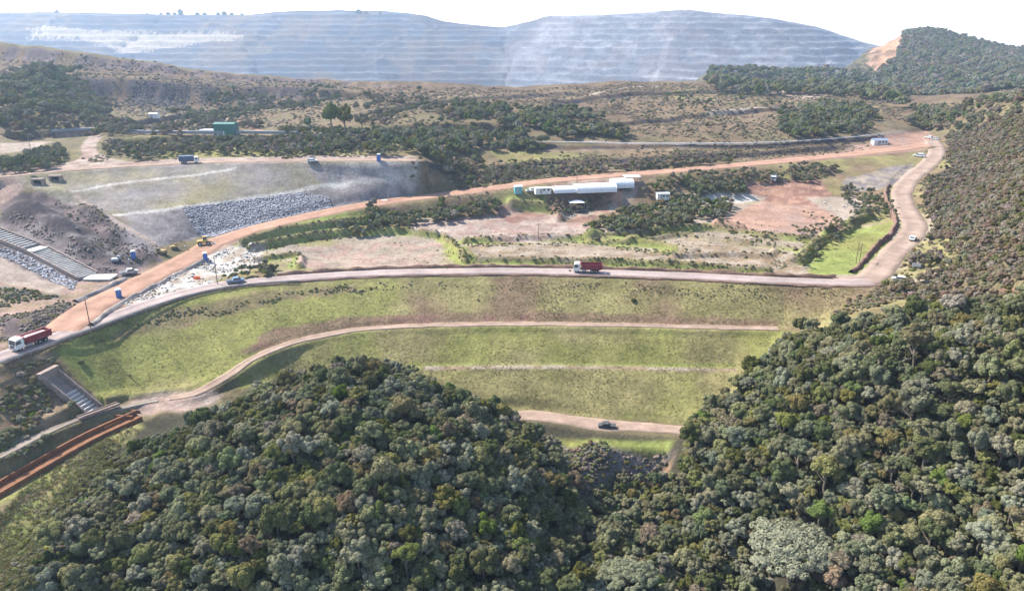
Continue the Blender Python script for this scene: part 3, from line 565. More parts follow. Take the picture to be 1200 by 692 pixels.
SHRUB = [crown_mesh('shrub_leaves', 140+k, LM[k], 420, .2, 5, .8, .5, (.4, .6), False) for k in range(7)]

def cast(px, py, h=0.0):
    d = ray(px, py); t = np.geomspace(60, 3600, 6000); zz = CAM_H+d[2]*t-h; g = H(d[0]*t, d[1]*t); k = int(np.argmax(zz < g)) if (zz < g).any() else len(t)-1
    return np.array([d[0]*t[k], d[1]*t[k], g[k]])
def poly_w(pts, h=0.0): return np.array([cast(x, y, h) for x, y in pts])
PATH_BLOCK = [(P[:, :2], hw) for n, (P, hw) in PATHS.items()]+[(np.array([SPA, SPB, SPC, SPD])[:, :2], SPW+1), (np.array([LSA, LSB])[:, :2], LSW+.8), (RCH[:, :2], 1.8)]
def clear_of_paths(x, y, pad=.5):
    ok = np.ones(len(x), bool)
    for P, hw in PATH_BLOCK: ok &= dist_poly(x, y, np.r_[P[:-1:4], P[-1:]] if len(P) > 40 else P)[0] > hw+pad
    return ok
def scatter(pw, n, gap, seed, nscale=None, thr=0.0, pad=.6, pick=None, rmin=1, rmax=2):
    """darts with spacing inside a world polygon; returns x, y, z, r"""
    r = np.random.default_rng(seed); a = pw[:, :2].min(0); b = pw[:, :2].max(0)
    x = r.uniform(a[0], b[0], n); y = r.uniform(a[1], b[1], n); ex = min(14., .16*min(b-a)) if nscale or n < 3000 else 2.; m = inside(pw, x+(fbm(x, y, 9, 3, seed+5)-.5)*2*ex, y+(fbm(x, y, 9, 3, seed+6)-.5)*2*ex)
    if nscale: m &= fbm(x, y, nscale, 3, seed) > thr
    x = x[m]; y = y[m]; m = clear_of_paths(x, y, pad); x = x[m]; y = y[m]
    R = rmin+(rmax-rmin)*r.beta(1.6, 2.6, len(x)); cell = rmax*gap*2; grid = {}; keep = []
    for i in range(len(x)):
        cx, cy = int(x[i]//cell), int(y[i]//cell); ok = True
        for ax in (-1, 0, 1):
            for ay in (-1, 0, 1):
                for j in grid.get((cx+ax, cy+ay), ()):
                    if (x[i]-x[j])**2+(y[i]-y[j])**2 < (gap*(R[i]+R[j]))**2: ok = False; break
                if not ok: break
            if not ok: break
        if ok: grid.setdefault((cx, cy), []).append(i); keep.append(i)
    k = np.array(keep, int); return x[k], y[k], H(x[k], y[k]), R[k]
def instancer(name, pts, protos, label, cat):
    """one object holding every remaining plant of a mass: points + geometry nodes"""
    P = np.array([p[:3] for p in pts], np.float32); me = mesh(name, P, [])
    for nm, ty, dat in (('scl', 'FLOAT_VECTOR', np.array([p[3] for p in pts], np.float32).ravel()), ('rot', 'FLOAT', np.array([p[4] for p in pts], np.float32)), ('idx', 'INT', np.array([p[5] for p in pts], np.int32))):
        at_ = me.attributes.new(nm, ty, 'POINT'); at_.data.foreach_set('vector' if ty == 'FLOAT_VECTOR' else 'value', dat)
    o = obj(name, me, kind='stuff', label=label, cat=cat)
    g = bpy.data.node_groups.new(name, 'GeometryNodeTree'); g.interface.new_socket('Geometry', in_out='INPUT', socket_type='NodeSocketGeometry'); g.interface.new_socket('Geometry', in_out='OUTPUT', socket_type='NodeSocketGeometry')
    N, L = g.nodes, g.links; gi = N.new('NodeGroupInput'); go = N.new('NodeGroupOutput'); j = N.new('GeometryNodeJoinGeometry'); ip = N.new('GeometryNodeInstanceOnPoints')
    for p in reversed(protos):
        oi = N.new('GeometryNodeObjectInfo'); oi.inputs['Object'].default_value = p; oi.inputs['As Instance'].default_value = True; L.new(oi.outputs['Geometry'], j.inputs[0])
    def na(nm, ty):
        a = N.new('GeometryNodeInputNamedAttribute'); a.data_type = ty; a.inputs[0].default_value = nm; return a.outputs[0]
    cx = N.new('ShaderNodeCombineXYZ'); L.new(na('rot', 'FLOAT'), cx.inputs[2])
    L.new(gi.outputs[0], ip.inputs['Points']); L.new(j.outputs[0], ip.inputs['Instance']); ip.inputs['Pick Instance'].default_value = True
    L.new(na('idx', 'INT'), ip.inputs['Instance Index']); L.new(cx.outputs[0], ip.inputs['Rotation']); L.new(na('scl', 'FLOAT_VECTOR'), ip.inputs['Scale'])
    L.new(ip.outputs[0], go.inputs[0]); md = o.modifiers.new('scatter', 'NODES'); md.node_group = g
    return o
def pixel(x, y, z):
    dx, dy, dz = x, y, z-CAM_H; dep = dy*math.cos(PITCH)-dz*math.sin(PITCH); up = dy*math.sin(PITCH)+dz*math.cos(PITCH)
    return 600+FPX*dx/dep, 346-FPX*up/dep, dep
KW = ['dark green', 'grey-green', 'olive green', 'brownish', 'bright green', 'bluish green', 'dry brown']
def tree(x, y, z, R, hh, pi, label, group, rz, cat='tree', name='forest_tree', crown=None, trunk=True, sz=1.0):
    e = empty(name, (x, y, z), rz, label, cat, group)
    me, k = PROTO[pi] if crown is None else (crown, 0)
    c = obj('crown', me, e, (0, 0, hh-R*sz*.85)); c.scale = (R, R, R*sz)
    t = obj('trunk', TRUNK[pi % 3], e); t.scale = (hh*.7, hh*.7, hh*.62)
    return e, c

# foreground forest and the wooded right bank
FL = poly_w([(160,508),(200,494),(262,470),(300,448),(345,427),(415,410),(455,418),(500,436),(560,460),(620,488),(658,520),(684,590),(650,700),(600,790),(200,790),(60,800),(5,720),(30,650),(70,605),(115,560),(140,530)], 6.5)
FR = poly_w([(640,790),(690,640),(720,600),(760,580),(800,540),(805,505),(818,480),(840,455),(880,430),(915,395),(940,380),(990,372),(1040,360),(1080,352),(1220,330),(1400,320),(1400,560),(1300,790),(900,800)], 6.5)
FH = poly_w([(1060,345),(1072,305),(1098,274),(1080,245),(1080,215),(1110,190),(1108,165),(1130,145),(1200,128),(1420,120),(1420,330),(1220,340),(1080,356)], 3.0)
forest = []
wts = np.array([.26, .27, .21, .06, .04, .16, .008])
def add_forest(pw, n, gap, rmin, rmax, hk, seed, w, **k):
    x, y, z, R = scatter(pw, n, gap, seed, rmin=rmin, rmax=rmax, **k); r = np.random.default_rng(seed+1); out = []
    patch = fbm(x, y, 22, 3, 77)
    for i in range(len(x)):
        ww = w*np.array([1, 1, 1, 1+max(0, patch[i]-.5)*4, 1, 1, 1]); kd = r.choice(7, p=ww/ww.sum())
        hh = R[i]*hk*r.uniform(.85, 1.15)+r.uniform(.5, 2.2); sz = r.uniform(.85, 1.25)
        out.append((x[i], y[i], z[i], R[i], hh, kd*2+int(r.integers(2)), r.uniform(0, 6.28), sz))
    return out
treesF = add_forest(FL, 50000, .45, .75, 2.9, 2.5, 21, wts)+add_forest(FR, 70000, .45, .75, 3.1, 2.8, 23, wts)
# room for the two pale spreading trees
BIG = [(930, 652, 9.2, 'broad'), (735, 684, 6.0, 'broad2')]
bigp = [cast(px, py, 6.5) for px, py, _, _ in BIG]
treesF = [t for t in treesF if all(math.hypot(t[0]-b[0], t[1]-b[1]) > g[2]*.72 for b, g in zip(bigp, BIG))]
treesH = add_forest(FH, 40000, .50, .45, 1.6, 1.6, 25, np.array([.02, .16, .16, .16, .0, .0, .60]), nscale=9, thr=.25)
rank = []
for i, t in enumerate(treesF):
    px, py, dep = pixel(t[0], t[1], t[2]+t[4]*.8)
    if -20 < px < 1220 and 300 < py < 705: rank.append((t[3]/dep, i))
rank.sort(reverse=True); chosen = {i for _, i in rank[:290]}
# the first tree of every prototype lends its crown to the mass
protos = {}
ORD = 'first second third fourth fifth sixth seventh eighth ninth tenth eleventh twelfth thirteenth fourteenth fifteenth sixteenth seventeenth eighteenth nineteenth twentieth'.split()
lab_of = {}
for i in chosen:
    x, y, z, R, hh, pi, rz, sz = treesF[i]; px, py, dep = pixel(x, y, z+hh*.8)
    a = 'left of the gully' if px < 690 else 'right of the gully'; b = 'bottom-edge' if py > 645 else 'low' if py > 590 else 'mid-slope' if py > 510 else 'upper'
    size = 'large' if R > 2.5 else 'medium' if R > 2.1 else 'small'
    lab_of.setdefault((size, KW[pi//2], b, a), []).append((px, i))
LAB = {}
for (size, kw, b, a), l in lab_of.items():
    l.sort()
    for n, (_, i) in enumerate(l): LAB[i] = f'{size} {kw} tree {a}' + (f', the only {b} one of its kind' if len(l) == 1 else f', {ORD[min(n, 19)]} from left of the {b} ones')
for i in sorted(chosen):
    x, y, z, R, hh, pi, rz, sz = treesF[i]; e, c = tree(x, y, z, R, hh, pi, LAB[i], 'broadleaf trees of the foreground forest', rz, sz=sz)
    protos.setdefault(pi, c)
for pi in range(14):
    if pi not in protos:
        j = next(i for i, t in enumerate(treesF) if t[5] == pi and i not in chosen); chosen.add(j); x, y, z, R, hh, _, rz, sz = treesF[j]
        e, c = tree(x, y, z, R, hh, pi, f'small {KW[pi//2]} broadleaf tree in the crowded foreground forest', 'broadleaf trees of the foreground forest', rz, sz=sz); protos[pi] = c
PL = [protos[i] for i in range(14)]
def inst(t): return (t[0], t[1], t[2]+t[4]-t[3]*t[7]*.85, (t[3], t[3], t[3]*t[7]), t[6], t[5])
instancer('forest', [inst(t) for i, t in enumerate(treesF) if i not in chosen], PL, 'dense broadleaf forest filling the foreground slopes below the dam', 'forest')
instancer('woodland', [inst(t) for t in treesH], PL, 'brownish low woodland on the bank right of the hillside road', 'woodland')

# pale spreading trees
M_pl = leaf_mat('leaves_pale', (.23, .235, .155), .08, .01)
def umbrella_crown(name, seed, m, n=8000, leaf=.03, lumps=150, rise=.42):
    r = np.random.default_rng(seed); k = np.arange(lumps)+.5; a = k*2.39996+r.normal(size=lumps)*.25; rr = np.sqrt(k/lumps)*.94; cx, cy = rr*np.cos(a), rr*np.sin(a); lr_ = r.uniform(.085, .14, lumps)
    i = r.integers(0, lumps, n); nn = r.normal(size=(n, 3)); nn[:, 2] = np.abs(nn[:, 2])*.9-.12; nn /= np.linalg.norm(nn, axis=1)[:, None]; edge = 1+.12*np.sin(3*a+seed)+.08*np.sin(5*a)
    base = np.sqrt(np.clip(1-(rr*.97)**2, 0, 1))*rise+r.normal(size=lumps)*.018
    P = np.stack([cx[i]*edge[i], cy[i]*edge[i], base[i]], 1)+nn*lr_[i][:, None]*np.array([1, 1, .62]); N_ = nn+r.normal(size=(n, 3))*.3+np.array([0, 0, .5]); N_ /= np.linalg.norm(N_, axis=1)[:, None]
    T = np.cross(N_, r.normal(size=(n, 3))); T /= np.linalg.norm(T, axis=1)[:, None]; B = np.cross(N_, T); s = leaf*r.uniform(.6, 1.3, (n, 1))
    V = np.stack([P-T*s, P-B*s*.7, P+T*s, P+B*s*.7], 1).reshape(-1, 3); return mesh(name, V, np.arange(4*n).reshape(-1, 4), m)
br1 = umbrella_crown('crown', 3, M_pl, 16000, .026, 170); br2 = umbrella_crown('crown', 8, leaf_mat('leaves_pale_olive', (.19, .20, .115), .08, .01), 11000, .032, 110, .5)
for (px, py, R, nm), b, m_, lab in zip(BIG, bigp, (br1, br2), ('large pale grey-green umbrella-shaped tree at the bottom right of the forest', 'pale olive spreading tree at the bottom edge, left of the pale umbrella-shaped tree')):
    e = empty('spreading_tree', b, .4, lab, 'tree'); c = obj('crown', m_, e, (0, 0, 6.6)); c.scale = (R, R*.85, R)
    t = obj('trunk', TRUNK[0], e); t.scale = (9, 9, 7.6)

# woods, shrubs and scrub farther off.  (polygon, tries, gap, rmin, rmax, height factor, kind weights, noise, threshold)
W_dk = np.array([.10, .28, .30, .03, .17, .10, .02]); W_br = np.array([.06, .2, .2, .26, .02, .04, .3]); W_gr = np.array([.08, .28, .30, .05, .2, .06, .04])
trees_mid = []; scrub = []
def woods(pts, n, gap, r0, r1, hk, w, seed, nscale=None, thr=0., h=2., dest=None):
    (trees_mid if dest is None else dest).extend(add_forest(poly_w(pts, h), n, gap, r0, r1, hk, seed, w, nscale=nscale, thr=thr))
def bushes(pts, n, gap, r0, r1, w, seed, nscale=None, thr=0., pad=.3):
    x, y, z, R = scatter(poly_w(pts), n, gap, seed, nscale, thr, pad, rmin=r0, rmax=r1); r = np.random.default_rng(seed)
    for i in range(len(x)): scrub.append((x[i], y[i], z[i]+R[i]*.25, (R[i], R[i], R[i]*r.uniform(.7, 1.1)), r.uniform(0, 6.28), int(r.choice(7, p=w/w.sum()))))
woods([(0,112),(20,92),(60,80),(95,92),(122,122),(118,136),(60,140),(0,142)], 2500, .6, 1.6, 4.2, 1.8, W_dk+W_gr, 31)
woods([(0,136),(60,140),(140,138),(150,150),(60,156),(0,160)], 1500, .6, 1.2, 2.4, 1.5, W_br, 32, 12, .4)
woods([(30,180),(70,168),(78,178),(60,192),(40,198),(0,200),(0,186)], 900, .6, .9, 2.0, 1.4, W_dk, 33)
woods([(430,152),(470,142),(560,138),(600,150),(640,168),(600,180),(500,182),(470,180),(440,176)], 2600, .58, 1.1, 2.8, 1.7, W_dk+W_gr*1.5, 34, 13, .42)
woods([(530,120),(620,122),(690,132),(735,156),(690,160),(600,142),(540,138)], 1800, .62, 1.6, 3.0, 1.5, W_dk, 35, 20, .42)
woods([(410,110),(520,118),(600,118),(560,136),(430,146)], 900, .7, 1.0, 2.2, 1.4, W_br, 36, 18, .5)
woods([(915,150),(935,128),(970,118),(1015,124),(1022,145),(990,156),(930,158)], 2200, .58, 1.4, 2.8, 1.6, W_gr, 37)
woods([(1058,140),(1085,124),(1130,130),(1136,138),(1100,144)], 500, .6, 1.4, 2.6, 1.5, W_dk, 38)
woods([(490,196),(540,186),(600,188),(640,198),(590,214),(540,222),(470,232),(425,236),(450,216)], 2600, .6, .6, 1.5, 1.3, W_br*1.5+W_dk*.5, 39, 9, .40)
woods([(395,262),(440,250),(560,228),(585,236),(580,248),(520,256),(420,272)], 1800, .58, .9, 2.1, 1.6, W_gr+W_dk, 40)
woods([(685,262),(720,248),(770,238),(830,232),(862,240),(850,250),(800,262),(700,272)], 2400, .58, .8, 2.0, 1.5, W_gr, 41, 9, .3)
woods([(752,222),(790,208),(870,212),(872,224),(790,226)], 900, .6, .8, 1.8, 1.4, W_gr, 42, 9, .35)
woods([(640,226),(700,228),(730,226),(690,242),(650,250)], 500, .7, .5, 1.3, 1.3, W_br, 43, 7, .45)
woods([(660,204),(760,196),(860,190),(860,184),(760,188),(640,196)], 1500, .62, .8, 1.8, 1.3, W_br, 44, 9, .36)
woods([(780,206),(860,198),(960,190),(990,194),(960,206),(880,210)], 1500, .62, .7, 1.6, 1.3, W_br+W_gr, 45, 9, .36)
woods([(130,166),(240,162),(420,162),(425,174),(300,178),(190,178),(140,186)], 2400, .62, .8, 1.9, 1.4, W_br+W_gr, 46, 10, .36)
woods([(200,130),(250,112),(340,102),(400,108),(390,120),(300,130),(240,140)], 1400, .66, 1.0, 2.6, 1.5, W_dk+W_gr, 47, 18, .42)
woods([(90,138),(180,145),(290,142),(300,150),(180,156),(120,155)], 900, .62, .8, 2.0, 1.4, W_br, 48, 12, .42)
woods([(330,150),(380,152),(440,150),(450,160),(380,164),(330,160)], 700, .62, 1.0, 2.2, 1.5, W_gr, 49)
woods([(985,212),(1030,222),(1055,230),(1052,246),(1010,250),(995,240)], 700, .66, .5, 1.4, 1.3, W_gr, 50, 8, .42)
woods([(930,300),(960,280),(985,258),(1000,262),(965,290),(940,312)], 600, .66, .5, 1.2, 1.3, W_gr, 51, 8, .35)
woods([(950,244),(1000,262),(960,275),(900,278),(850,268),(850,264),(930,272)], 500, .7, .4, .9, 1.2, W_gr, 52, 8, .45)
woods([(255,324),(310,306),(325,300),(318,316),(270,330)], 400, .62, .5, 1.5, 1.4, W_gr, 53, 6, .36)
woods([(830,128),(900,112),(930,120),(900,150),(840,156)], 500, .9, .6, 1.6, 1.3, W_br, 54, 20, .5)
woods([(700,120),(800,104),(900,108),(840,130),(740,136)], 500, .9, .7, 1.8, 1.3, W_gr, 55, 20, .5)
# gully, dam crest fringe, lower-left bank
woods([(690,590),(720,556),(770,560),(800,540),(790,600),(740,640)], 900, .55, .8, 2.0, 1.8, W_dk+W_gr, 56, h=3.)
bushes([(0,432),(55,414),(60,430),(95,478),(50,500),(0,520)], 2600, .55, .35, 1.3, W_br+W_dk, 61, 5, .36)
for pts_, n_, sd_ in ((None, 9000, 57), (None, 12000, 58)):
    pw_ = (FL, FR)[sd_-57]; x, y, z, R = scatter(pw_, n_, .5, sd_, rmin=.5, rmax=1.5); r_ = np.random.default_rng(sd_)
    for i in range(len(x)): scrub.append((x[i], y[i], z[i]+R[i]*.6, (R[i], R[i], R[i]*r_.uniform(.8, 1.4)), r_.uniform(0, 6.28), int(r_.choice(7, p=wts/wts.sum()))))
bushes([(0,505),(70,500),(50,530),(0,550)], 900, .5, .4, 1.2, W_dk, 62)
bushes([(95,400),(200,364),(330,342),(440,334),(440,341),(330,352),(200,376),(110,410)], 6000, .6, .15, .6, W_br+W_dk, 63, 6, .30)
bushes([(440,326),(700,328),(1040,339),(1040,346),(700,336),(440,336)], 2600, .7, .12, .45, W_br, 64, 5, .45)
bushes([(620,512),(655,545),(690,600),(735,580),(790,540),(790,528),(650,522)], 2600, .55, .3, 1.1, W_br+W_dk, 65, 4, .25)
bushes([(20,640),(80,580),(130,540),(165,505),(150,540),(90,620),(60,700),(0,700)], 2400, .6, .2, .9, W_gr, 66, 6, .42)
bushes([(1045,336),(1075,330),(1080,350),(1000,366),(960,376)], 1200, .6, .3, 1.1, W_br, 67, 6, .3)
bushes([(1062,345),(1062,310),(1092,276),(1100,262),(1080,245),(1076,215),(1106,190),(1110,165),(1200,200),(1200,345)], 9000, .5, .35, 1.2, W_br, 68, 8, .18)
bushes([(290,300),(520,268),(700,262),(900,262),(1000,258),(1000,320),(700,312),(290,318)], 1500, .8, .15, .45, W_gr, 69, 10, .6)
bushes([(545,303),(560,306),(700,311),(900,318),(930,306),(905,300),(900,312),(700,304)], 1200, .6, .2, .6, W_gr+W_br, 70, 5, .3)
bushes([(540,284),(560,280),(690,280),(800,290),(815,300),(800,300),(690,286),(552,290)], 1100, .6, .2, .7, W_gr, 71, 5, .3)
bushes([(280,282),(400,268),(420,274),(300,294)], 900, .6, .2, .7, W_br, 72, 5, .35)
bushes([(0,372),(70,352),(95,358),(60,388),(0,400)], 900, .7, .2, .6, W_br, 73, 5, .45); bushes([(0,336),(70,348),(0,360)], 400, .7, .3, .8, W_gr, 74)
bushes([(60,232),(130,258),(185,300),(150,312),(100,285)], 900, .8, .2, .7, W_br, 75, 7, .45)
bushes([(170,300),(360,256),(360,265),(240,296)], 1, 1, .2, .3, W_br, 76)
bushes([(500,205),(600,185),(760,178),(900,172),(1000,168),(1000,176),(860,186),(700,196)], 2600, .8, .3, 1.0, W_br, 77, 10, .42)
bushes([(640,150),(800,152),(900,148),(1050,150),(900,168),(700,166)], 1800, .9, .25, .8, W_br, 78, 12, .48)
bushes([(420,110),(700,100),(1000,110),(1050,130),(900,150),(640,150),(430,150)], 3200, .9, .35, 1.3, W_br, 79, 24, .5)
bushes([(0,60),(200,80),(400,95),(400,130),(120,125),(0,90)], 1800, .9, .4, 1.5, W_br+W_dk, 80, 24, .48)
bushes([(60,412),(320,352),(500,338),(900,345),(1000,350),(900,376),(500,366),(330,384),(230,440),(150,455)], 700, 1.2, .1, .25, W_gr, 81, 9, .54)
bushes([(480,390),(900,392),(850,470),(800,488),(680,482),(600,450)], 500, 1.2, .1, .25, W_gr, 82, 8, .54)
def heath(pts, sp, r0, r1, w, seed, keep=.8):
    """close low heath on a jittered grid"""
    pw = poly_w(pts); a = pw[:, :2].min(0); b = pw[:, :2].max(0); r = np.random.default_rng(seed); gx, gy = np.meshgrid(np.arange(a[0], b[0], sp), np.arange(a[1], b[1], sp)); x = (gx+r.uniform(-.5, .5, gx.shape)*sp*1.3).ravel(); y = (gy+r.uniform(-.5, .5, gx.shape)*sp*1.3).ravel()
    m = inside(pw, x+(fbm(x, y, 20, 2, seed)-.5)*30, y+(fbm(x, y, 20, 2, seed+1)-.5)*30)&(r.random(len(x)) < keep*sstep(.25, .6, fbm(x, y, 16, 3, seed+2))*1.2); x = x[m]; y = y[m]; m = clear_of_paths(x, y, .6); x = x[m]; y = y[m]; z = H(x, y); n = len(x)
    R = r0+(r1-r0)*r.beta(1.3, 2.6, n); kd = r.choice(7, n, p=w/w.sum()); rt = r.uniform(0, 6.28, n); vz = r.uniform(.35, .75, n)
    scrub.extend([(x[i], y[i], z[i]+R[i]*.2, (R[i], R[i], R[i]*vz[i]), rt[i], int(kd[i])) for i in range(n)])
W_he = np.array([.0, .06, .16, .2, .0, .0, .58])
heath([(400,112),(600,104),(700,100),(830,100),(1000,110),(1060,125),(1060,140),(900,160),(700,164),(560,150),(420,150)], 3.0, .5, 1.6, W_he, 501, .75)
heath([(0,60),(100,68),(300,92),(430,100),(430,130),(380,150),(200,150),(60,150),(0,120)], 3.2, .5, 1.8, W_he, 502, .6)
heath([(500,205),(600,186),(760,176),(900,170),(1010,165),(1010,174),(860,190),(700,200),(560,218)], 2.0, .35, 1.1, W_he, 503, .7)
heath([(420,238),(455,214),(492,192),(560,187),(640,190),(760,185),(900,178),(900,186),(760,197),(640,208),(560,222),(440,240)], 1.5, .35, 1.2, W_he+W_gr*.6, 505, .9)
heath([(110,190),(130,164),(430,163),(470,176),(440,184),(190,180)], 1.8, .4, 1.2, W_he+W_gr*.5, 504, .8)
for k_, P_ in enumerate(DYKES):                                    # weeds along the low dykes of the flats
    r_ = np.random.default_rng(400+k_)
    for q_ in P_:
        for _ in range(2):
            x_, y_ = q_[0]+r_.normal()*.8, q_[1]+r_.normal()*.8; R_ = .25+.65*r_.beta(1.3, 2.5)
            if r_.random() < .75 and clear_of_paths(np.array([x_]), np.array([y_]), .4)[0]: scrub.append((x_, y_, float(H(x_, y_))+R_*.2, (R_, R_, R_*.8), r_.uniform(0, 6.28), int(r_.choice(7, p=W_gr/W_gr.sum()))))
instancer('hillside_trees', [inst(t) for t in trees_mid], PL, 'clumps of trees and thicket on the banks and hills behind the dam', 'trees')
SH = []
for k in range(7):                                                 # one shrub of each kind stands singly and lends its leaves to the scrub
    px, py = [(742,353), (96,425), (668,318), (30,455), (1009,232), (1034,286), (560,352)][k]; c = cast(px, py)
    lab = ['dark shrub alone on the upper dam slope', 'grey-green shrub below the crest road guard rail', 'small olive shrub between the crest road and the flats behind it', 'brownish shrub on the bank left of the lower spillway', 'bright green shrub beside the flats near the hillside road', 'bluish shrub on the green slope inside the road bend', 'dry brown shrub alone in the middle of the upper dam slope'][k]
    e = empty('shrub', c, k, lab, 'shrub'); l = obj('leaves', SHRUB[k], e, (0, 0, .3)); s = (1.0, .9, .5, 1.0, .9, .9, .4)[k]; l.scale = (s, s, s*.8); SH.append(l)
    b = MB(); [b.tube((0, 0, -.15), (math.cos(a)*.25, math.sin(a)*.25, .5), .04, .015, 5) for a in (0, 2, 4)]; b.build('stem', M_bark, e)
instancer('scrub', scrub, SH, 'low shrubs and scrub scattered over slopes and flats', 'scrub')

# far forest on the shelf and the hill right of the pit
farw = []
woods([(828,82),(870,76),(980,80),(1050,80),(1062,100),(1060,118),(1000,106),(900,103),(830,97)], 6000, .52, 3.0, 5.5, 1.6, W_dk, 91, h=6., dest=farw)
hillp = np.array([at_y(*p) for p in [(1056,60,1100),(1057,44,1225),(1075,34,1250),(1100,36,1250),(1140,48,1250),(1200,60,1245),(1330,85,1215),(1330,110,620),(1200,115,620),(1100,122,650),(1055,118,740),(1010,100,850),(1030,90,930),(1048,72,1010)]])
farw.extend(add_forest(hillp, 17000, .5, 2.4, 5.5, 1.5, 92, W_gr+W_br*.6))
woods([(1062,122),(1130,120),(1200,108),(1330,100),(1330,150),(1200,134),(1135,150),(1105,150),(1080,140)], 5000, .55, 1.0, 2.8, 1.5, W_br+W_gr*.5, 93, h=2., dest=farw)
instancer('far_forest', [inst(t) for t in farw], PL, 'distant forest on the hill and shelf beside the orange cut', 'forest')

# grass tufts of the dam face
gr = random.Random(5); gb = MB(); tv = []
M_grass = [leaf_mat('grass_green', (.21, .21, .065), .3, .03), leaf_mat('grass_dry', (.28, .23, .12), .25, .02), leaf_mat('grass_brown', (.19, .13, .08), .25, .02)]
def tuft(name, m, seed):
    r = random.Random(seed); V = []; F = []
    for i in range(11):
        a = r.uniform(0, 6.28); d = r.uniform(0, .5); x, y = math.cos(a)*d, math.sin(a)*d; w = r.uniform(.1, .2); t = a+r.uniform(-1, 1); h = r.uniform(.5, 1.0); b = len(V)
        V += [(x-math.sin(t)*w, y+math.cos(t)*w, -.1), (x+math.sin(t)*w, y-math.cos(t)*w, -.1), (x+math.cos(t)*.45, y+math.sin(t)*.45, h)]; F.append((b, b+1, b+2))
    return mesh(name, V, F, m)
TF = []
for k, (px, py) in enumerate([(190,430), (560,450), (820,350)]):
    o = obj('grass_tuft', tuft('grass_tuft', M_grass[k], k), None, cast(px, py), label=['green grass tuft on the left part of the dam slope', 'dry grass tuft on the lowest dam slope', 'brown grass tuft on the upper dam slope at the right'][k], cat='grass'); o.scale = (.5, .5, .45); TF.append(o)
grass = []
def sward(pts, n, s0, s1, w, seed):
    pw = poly_w(pts); r = np.random.default_rng(seed); a = pw[:, :2].min(0); b = pw[:, :2].max(0); x = r.uniform(a[0], b[0], n); y = r.uniform(a[1], b[1], n)
    m = inside(pw, x, y)&(fbm(x, y, 6, 3, seed)+r.uniform(-.2, .2, n) > .42); x = x[m]; y = y[m]; m = clear_of_paths(x, y, .3); x = x[m]; y = y[m]; z = H(x, y); w = np.array(w)/np.sum(w)
    for i in range(len(x)): s = r.uniform(s0, s1); grass.append((x[i], y[i], z[i], (s, s, s*r.uniform(.6, 1.1)), r.uniform(0, 6.28), int(r.choice(3, p=w))))
sward([(20,424),(70,404),(200,356),(350,333),(640,325),(640,376),(420,382),(300,412),(250,446),(150,462),(110,470)], 12000, .12, .32, (.7, .3, .0), 101)
sward([(600,325),(1045,339),(1000,366),(915,384),(600,377)], 11000, .15, .4, (.25, .5, .25), 102)
sward([(300,425),(420,390),(915,388),(860,470),(810,496),(640,484),(560,455),(300,470)], 11000, .12, .32, (.7, .3, .0), 103)
sward([(0,600),(60,545),(150,492),(165,505),(120,550),(60,620),(30,700),(-30,700)], 9000, .25, .6, (.6, .3, .1), 104)
sward([(290,300),(520,262),(1000,258),(1050,262),(1005,322),(700,312),(290,318)], 4000, .15, .35, (.3, .6, .1), 105)
instancer('grass', grass, TF, 'grass growing in tufts over the dam slopes', 'grass')

# ---------------------------------------------------------------- built things
M_conc = mat('concrete', (.24, .23, .22), .9, .15, .4, .5, bump=.2); M_concd = mat('weathered_concrete', (.25, .19, .16), .9, .1, .3, 1.0, bump=.3); M_white = mat('white_paint', (.62, .61, .59), .6, .3, .12, 1.2)
M_cream = mat('pale_slab', (.50, .47, .42), .9, .1, .1, 2); M_rust = mat('rust_stained_concrete', (.17, .08, .043), .9, .1, .35, .8, bump=.3); M_ochre = mat('ochre_concrete', (.36, .18, .07), .9, .1, .25, .8)
M_red = mat('red_paint', (.20, .025, .035), .5, .4, .2, 1.5); M_black = mat('rubber_and_shade', (.022, .022, .024), .9, .1, .2, 5); M_glass = mat('dark_glass', (.03, .04, .05), .12, .6, .1, 3); M_steel = mat('grey_steel', (.32, .33, .34), .5, .5, .15, 3, metal=.4)
M_dgrey = mat('dark_chassis', (.05, .05, .055), .7, .3, .2, 3); M_yel = mat('yellow_paint', (.36, .235, .05), .5, .4, .15, 2); M_blue = mat('blue_plastic', (.035, .11, .33), .5, .4, .12, 2); M_dblue = mat('dark_blue_paint', (.05, .07, .13), .5, .4, .15, 2)
M_green = mat('green_sheet', (.022, .105, .088), .6, .3, .15, 1.5); M_teal = mat('teal_panel', (.10, .32, .38), .5, .4, .1, 2); M_memb = mat('white_membrane', (.66, .67, .68), .6, .3, .08, .8); M_wood = mat('timber_pole', (.16, .12, .10), .95, .1, .25, 4); M_dirtl = mat('pale_load', (.62, .52, .45), 1, .05, .15, 2)
M_orangeP = mat('orange_plastic', (.75, .14, .03), .6, .3, .1, 2); M_roofb = mat('blue_roof_sheet', (.17, .22, .30), .6, .3, .12, 1.5); M_lamp = mat('lamp_glass', (.75, .75, .7), .2, .5, .05, 2); M_silver = mat('silver_paint', (.55, .57, .60), .35, .5, .06, 3, metal=.2); M_bluecar = mat('blue_car_paint', (.12, .17, .25), .35, .5, .08, 3)
WH = {}
def wheel_mesh(r, w):
    k = (r, w)
    if k not in WH: WH[k] = (MB().tube((0, -w/2, 0), (0, w/2, 0), r, r, 14).me('tyre', M_black), MB().tube((0, -w/2-.015, 0), (0, w/2+.015, 0), r*.55, r*.5, 10).me('rim', M_steel))
    return WH[k]
def wheel(parent, x, y, r, w):
    t, rm = wheel_mesh(r, w); o = obj('wheel', t, parent, (x, y, r)); obj('rim', rm, o); return o
